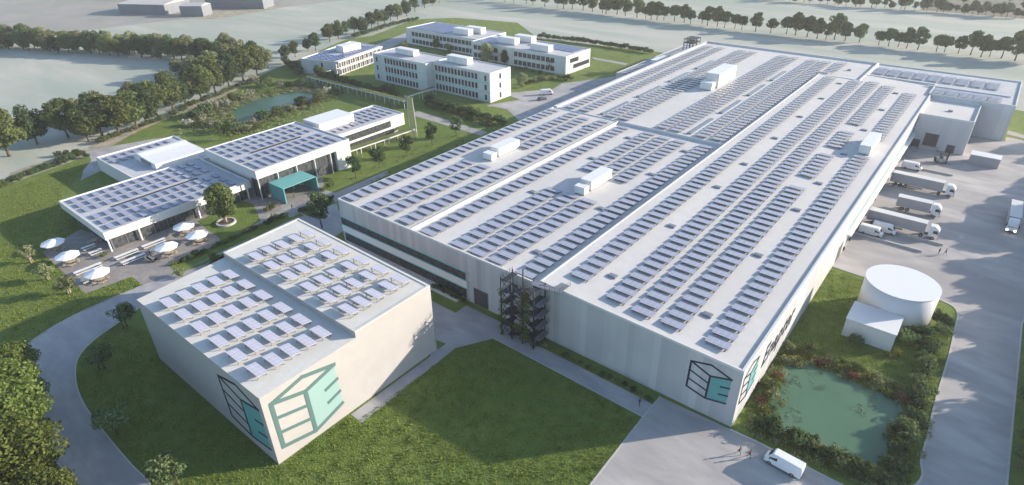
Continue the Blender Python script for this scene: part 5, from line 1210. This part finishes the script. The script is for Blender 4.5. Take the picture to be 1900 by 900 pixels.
dup(t0, (-171.6, 37.8, .04), .3, 'round picnic table without a parasol in the pavilion shade', scale=(1.1, 1.1, 1.05))
def long_table(x, y0, y1, label):
    g = 'long white banquet tables on the terrace'
    t = thing('long_table', 'long narrow white table, '+label, 'table', (x, (y0+y1)/2, .04), 0, g)
    part('tabletop', MB().box(x-.45, x+.45, y0, y1, .78, .84), white2, t)
    for yy in (y0+.4, y1-.4): part('leg', MB().box(x-.35, x+.35, yy-.05, yy+.05, .04, .78), greym, t)
    for s, sd in ((-1, 'far'), (1, 'near')):
        b = thing('bench', 'white bench on the %s side of long table %s' % (sd, label), 'bench', (x+s*.85, (y0+y1)/2, .04), 0, 'white benches on the terrace')
        part('seat', MB().box(x+s*.85-.2, x+s*.85+.2, y0+.1, y1-.1, .46, .51), white2, b)
        for yy in (y0+.5, y1-.5): part('leg', MB().box(x+s*.85-.15, x+s*.85+.15, yy-.04, yy+.04, .04, .46), greym, b)
for a in [(-158.1, 28.3, 34.4, 'near the lower-left parasol'), (-157.9, 37.3, 43.0, 'nearest the pavilion corner column'), (-154.1, 37.3, 43.1, 'in the middle of the open paving'), (-158.1, 44.0, 49.8, 'farther along the glass front'), (-154.3, 44.3, 47.6, 'by the dark lounge chairs'), (-169.5, 34.0, 37.2, 'in shade left of corner column'), (-165.4, 34.2, 37.2, 'in shade beside corner planter'), (-152.8, 28.0, 29.4, 'short, left of near parasol')]: long_table(*a)
def lounge(x, y, rz, label):
    t = thing('lounge_chair', label, 'chair', (0, 0, 0), 0, 'dark lounge chairs'); fab = mat('dark_canvas', (0.07, 0.075, 0.09), 0.8)
    part('seat', MB().prism([(-.3, -.4), (.8, -.4), (.8, .4), (-.3, .4)], .3, .38), fab, t)
    part('backrest', MB().quad([(-.3, -.4, .36), (-.3, .4, .36), (-.95, .4, 1.1), (-.95, -.4, 1.1)]).quad([(-.36, .4, .32), (-.36, -.4, .32), (-1.01, -.4, 1.06), (-1.01, .4, 1.06)]), fab, t)
    for sx_, sy_ in ((-.25, -.35), (-.25, .35), (.7, -.35), (.7, .35)): part('leg', MB().bar((sx_, sy_, 0), (sx_, sy_, .32), .05), steel, t)
    t.location = (x, y, .04); t.rotation_euler = (0, 0, rz); t.scale = (1.5, 1.5, 1.5)
lx, ly = G(284, 486); lounge(lx, ly, .8, 'dark slung lounge chair on the open paving, left of two'); lx, ly = G(291, 484); lounge(lx, ly, .8, 'dark slung lounge chair on the open paving, right of two')
for (u, v, k, s, l) in [(193, 477, 'mid', .8, 'by the pavilion corner column'), (274, 483, 'pale', .7, 'beside the dark lounge chairs')]:
    x, y = G(u, v); put_shrub(k, x, y, s, 'potted-size leafy plant on the terrace '+l, 'plants on the terrace', .04)

# ------------------------------------------------------------------ people
def person_mesh(walk=0.35, arm=0.3, seed=0):
    J = {'pelvis': (0, 0, .95, .14, .11), 'waist': (0, 0, 1.1, .125, .10), 'chest': (0, .01, 1.32, .165, .11), 'neck0': (0, 0, 1.47, .075, .075), 'neck': (0, .01, 1.54, .055, .055), 'head0': (0, .02, 1.62, .085, .10), 'head1': (0, .02, 1.70, .08, .095), 'top': (0, .01, 1.76, .045, .055)}
    for s, n in ((-1, 'l'), (1, 'r')):
        f = walk*s
        J['hip'+n] = (s*.10, 0, .88, .095, .1); J['knee'+n] = (s*.10, f*.5+.04, .49, .062, .066); J['ank'+n] = (s*.10, f*.9-.02*s, .09, .042, .045); J['toe'+n] = (s*.11, f*.9+.17, .04, .04, .03)
        J['sh'+n] = (s*.19, 0, 1.41, .06, .06); J['el'+n] = (s*.245, -f*arm, 1.13, .043, .043); J['wr'+n] = (s*.25, -f*arm*1.6+.08, .89, .03, .03); J['hd'+n] = (s*.25, -f*arm*1.6+.11, .80, .034, .02)
    E_ = [('pelvis', 'waist'), ('waist', 'chest'), ('chest', 'neck0'), ('neck0', 'neck'), ('neck', 'head0'), ('head0', 'head1'), ('head1', 'top')]
    for n in 'lr': E_ += [('pelvis', 'hip'+n), ('hip'+n, 'knee'+n), ('knee'+n, 'ank'+n), ('ank'+n, 'toe'+n), ('neck0', 'sh'+n), ('sh'+n, 'el'+n), ('el'+n, 'wr'+n), ('wr'+n, 'hd'+n)]
    K = list(J); me = bpy.data.meshes.new('skel'); me.from_pydata([J[k][:3] for k in K], [(K.index(a), K.index(b)) for a, b in E_], [])
    o = bpy.data.objects.new('skel', me); C.objects.link(o); md = o.modifiers.new('s', 'SKIN'); sv = me.skin_vertices[0].data
    for i, k in enumerate(K): sv[i].radius = J[k][3:5]; sv[i].use_root = (k == 'pelvis')
    sd = o.modifiers.new('u', 'SUBSURF'); sd.levels = 1; sd.render_levels = 1
    bpy.context.view_layer.update(); dg = bpy.context.evaluated_depsgraph_get(); r = bpy.data.meshes.new_from_object(o.evaluated_get(dg)); bpy.data.objects.remove(o)
    r.materials.clear()
    for m_ in (skin, shirt, trouser, tyre): r.materials.append(m_)
    for p in r.polygons:
        c = p.center; p.use_smooth = True
        p.material_index = 3 if c.z < .1 else 2 if c.z < .98 and abs(c.x) < .2 else 0 if (c.z > 1.5 or c.z < .92) else 1
    r.name = 'body'; return r
body_w = person_mesh(.38, .35); body_s = person_mesh(.08, .2)
hb = MB(); 
for i in range(6):
    for k in range(12):
        a0, a1 = 2*math.pi*k/12, 2*math.pi*(k+1)/12; p0_, p1_ = math.pi/2*i/6, math.pi/2*(i+1)/6
        f = lambda a, p: (.105*math.cos(p)*math.cos(a), -.005+.12*math.cos(p)*math.sin(a), 1.69+.11*math.sin(p))
        hb.quad([f(a0, p0_), f(a1, p0_), f(a1, p1_), f(a0, p1_)])
ho = hb.build('hair_tmp', hairm); hair_me = ho.data; hair_me.name = 'hair'; bpy.data.objects.remove(ho)
def person(x, y, rz, col, label, me, z=.05):
    t = thing('person', label, 'person', (x, y, z), rz, 'people walking about the site'); b = bpy.data.objects.new('body', me); C.objects.link(b); b.parent = t; b.color = tuple(col)+(1,)
    h_ = bpy.data.objects.new('hair', hair_me); C.objects.link(h_); h_.parent = t
x, y = G(1371, 843); person(x, y, 1.6, (.05, .06, .09), 'person in dark clothes walking on the sunlit apron, left of the pair by the van', body_w)
x, y = G(1390, 849); person(x, y, 1.5, (.22, .05, .04), 'person in a reddish top walking just ahead of the white van', body_w)
x, y = G(1186, 753); person(x, y, .9, (.04, .04, .06), 'lone dark-clothed person on the shaded path beside the big facade', body_w, .04)
x, y = G(1741, 472); person(x, y, 1.0, (.05, .05, .07), 'person in dark clothes in the dock yard, left of two', body_s)
x, y = G(1753, 473); person(x, y, 2.0, (.06, .05, .06), 'person in dark clothes in the dock yard, right of two', body_w)
x, y = G(543, 389); person(x, y, .4, (.04, .04, .05), 'person in black walking towards the teal portal', body_w)
x, y = G(505, 405); person(x, y, 2.6, (.05, .05, .05), 'person in dark clothes crossing the promenade below the portal', body_w)
x, y = G(596, 358); person(x, y, 1.0, (.05, .05, .06), 'person standing by the right leg of the teal portal, left of two', body_s)
x, y = G(601, 356); person(x, y, 4.0, (.35, .3, .26), 'person in a light top by the right leg of the teal portal, right of two', body_s)
x, y = G(546, 366); person(x, y, 3.0, (.3, .22, .18), 'person in a pale top standing under the teal portal', body_s)
x, y = G(280, 474); person(x, y, 3.0, (.04, .04, .05), 'person in dark clothes beside the long table by the glass front', body_s)

# ------------------------------------------------------------------ haze
if HAZE_DENSITY > 0:
    hz = MB().box(-1500, 900, -300, 1900, -1.2, 84).build('haze', []); hz['kind'] = 'stuff'
    M = bpy.data.materials.new('haze_air'); M.use_nodes = True; t = M.node_tree
    t.nodes.remove(t.nodes['Principled BSDF']); v = t.nodes.new('ShaderNodeVolumePrincipled')
    v.inputs['Color'].default_value = (0.93, 0.93, 0.93, 1); v.inputs['Density'].default_value = HAZE_DENSITY; v.inputs['Anisotropy'].default_value = 0.2
    t.links.new(v.outputs[0], t.nodes['Material Output'].inputs['Volume']); hz.data.materials.append(M)
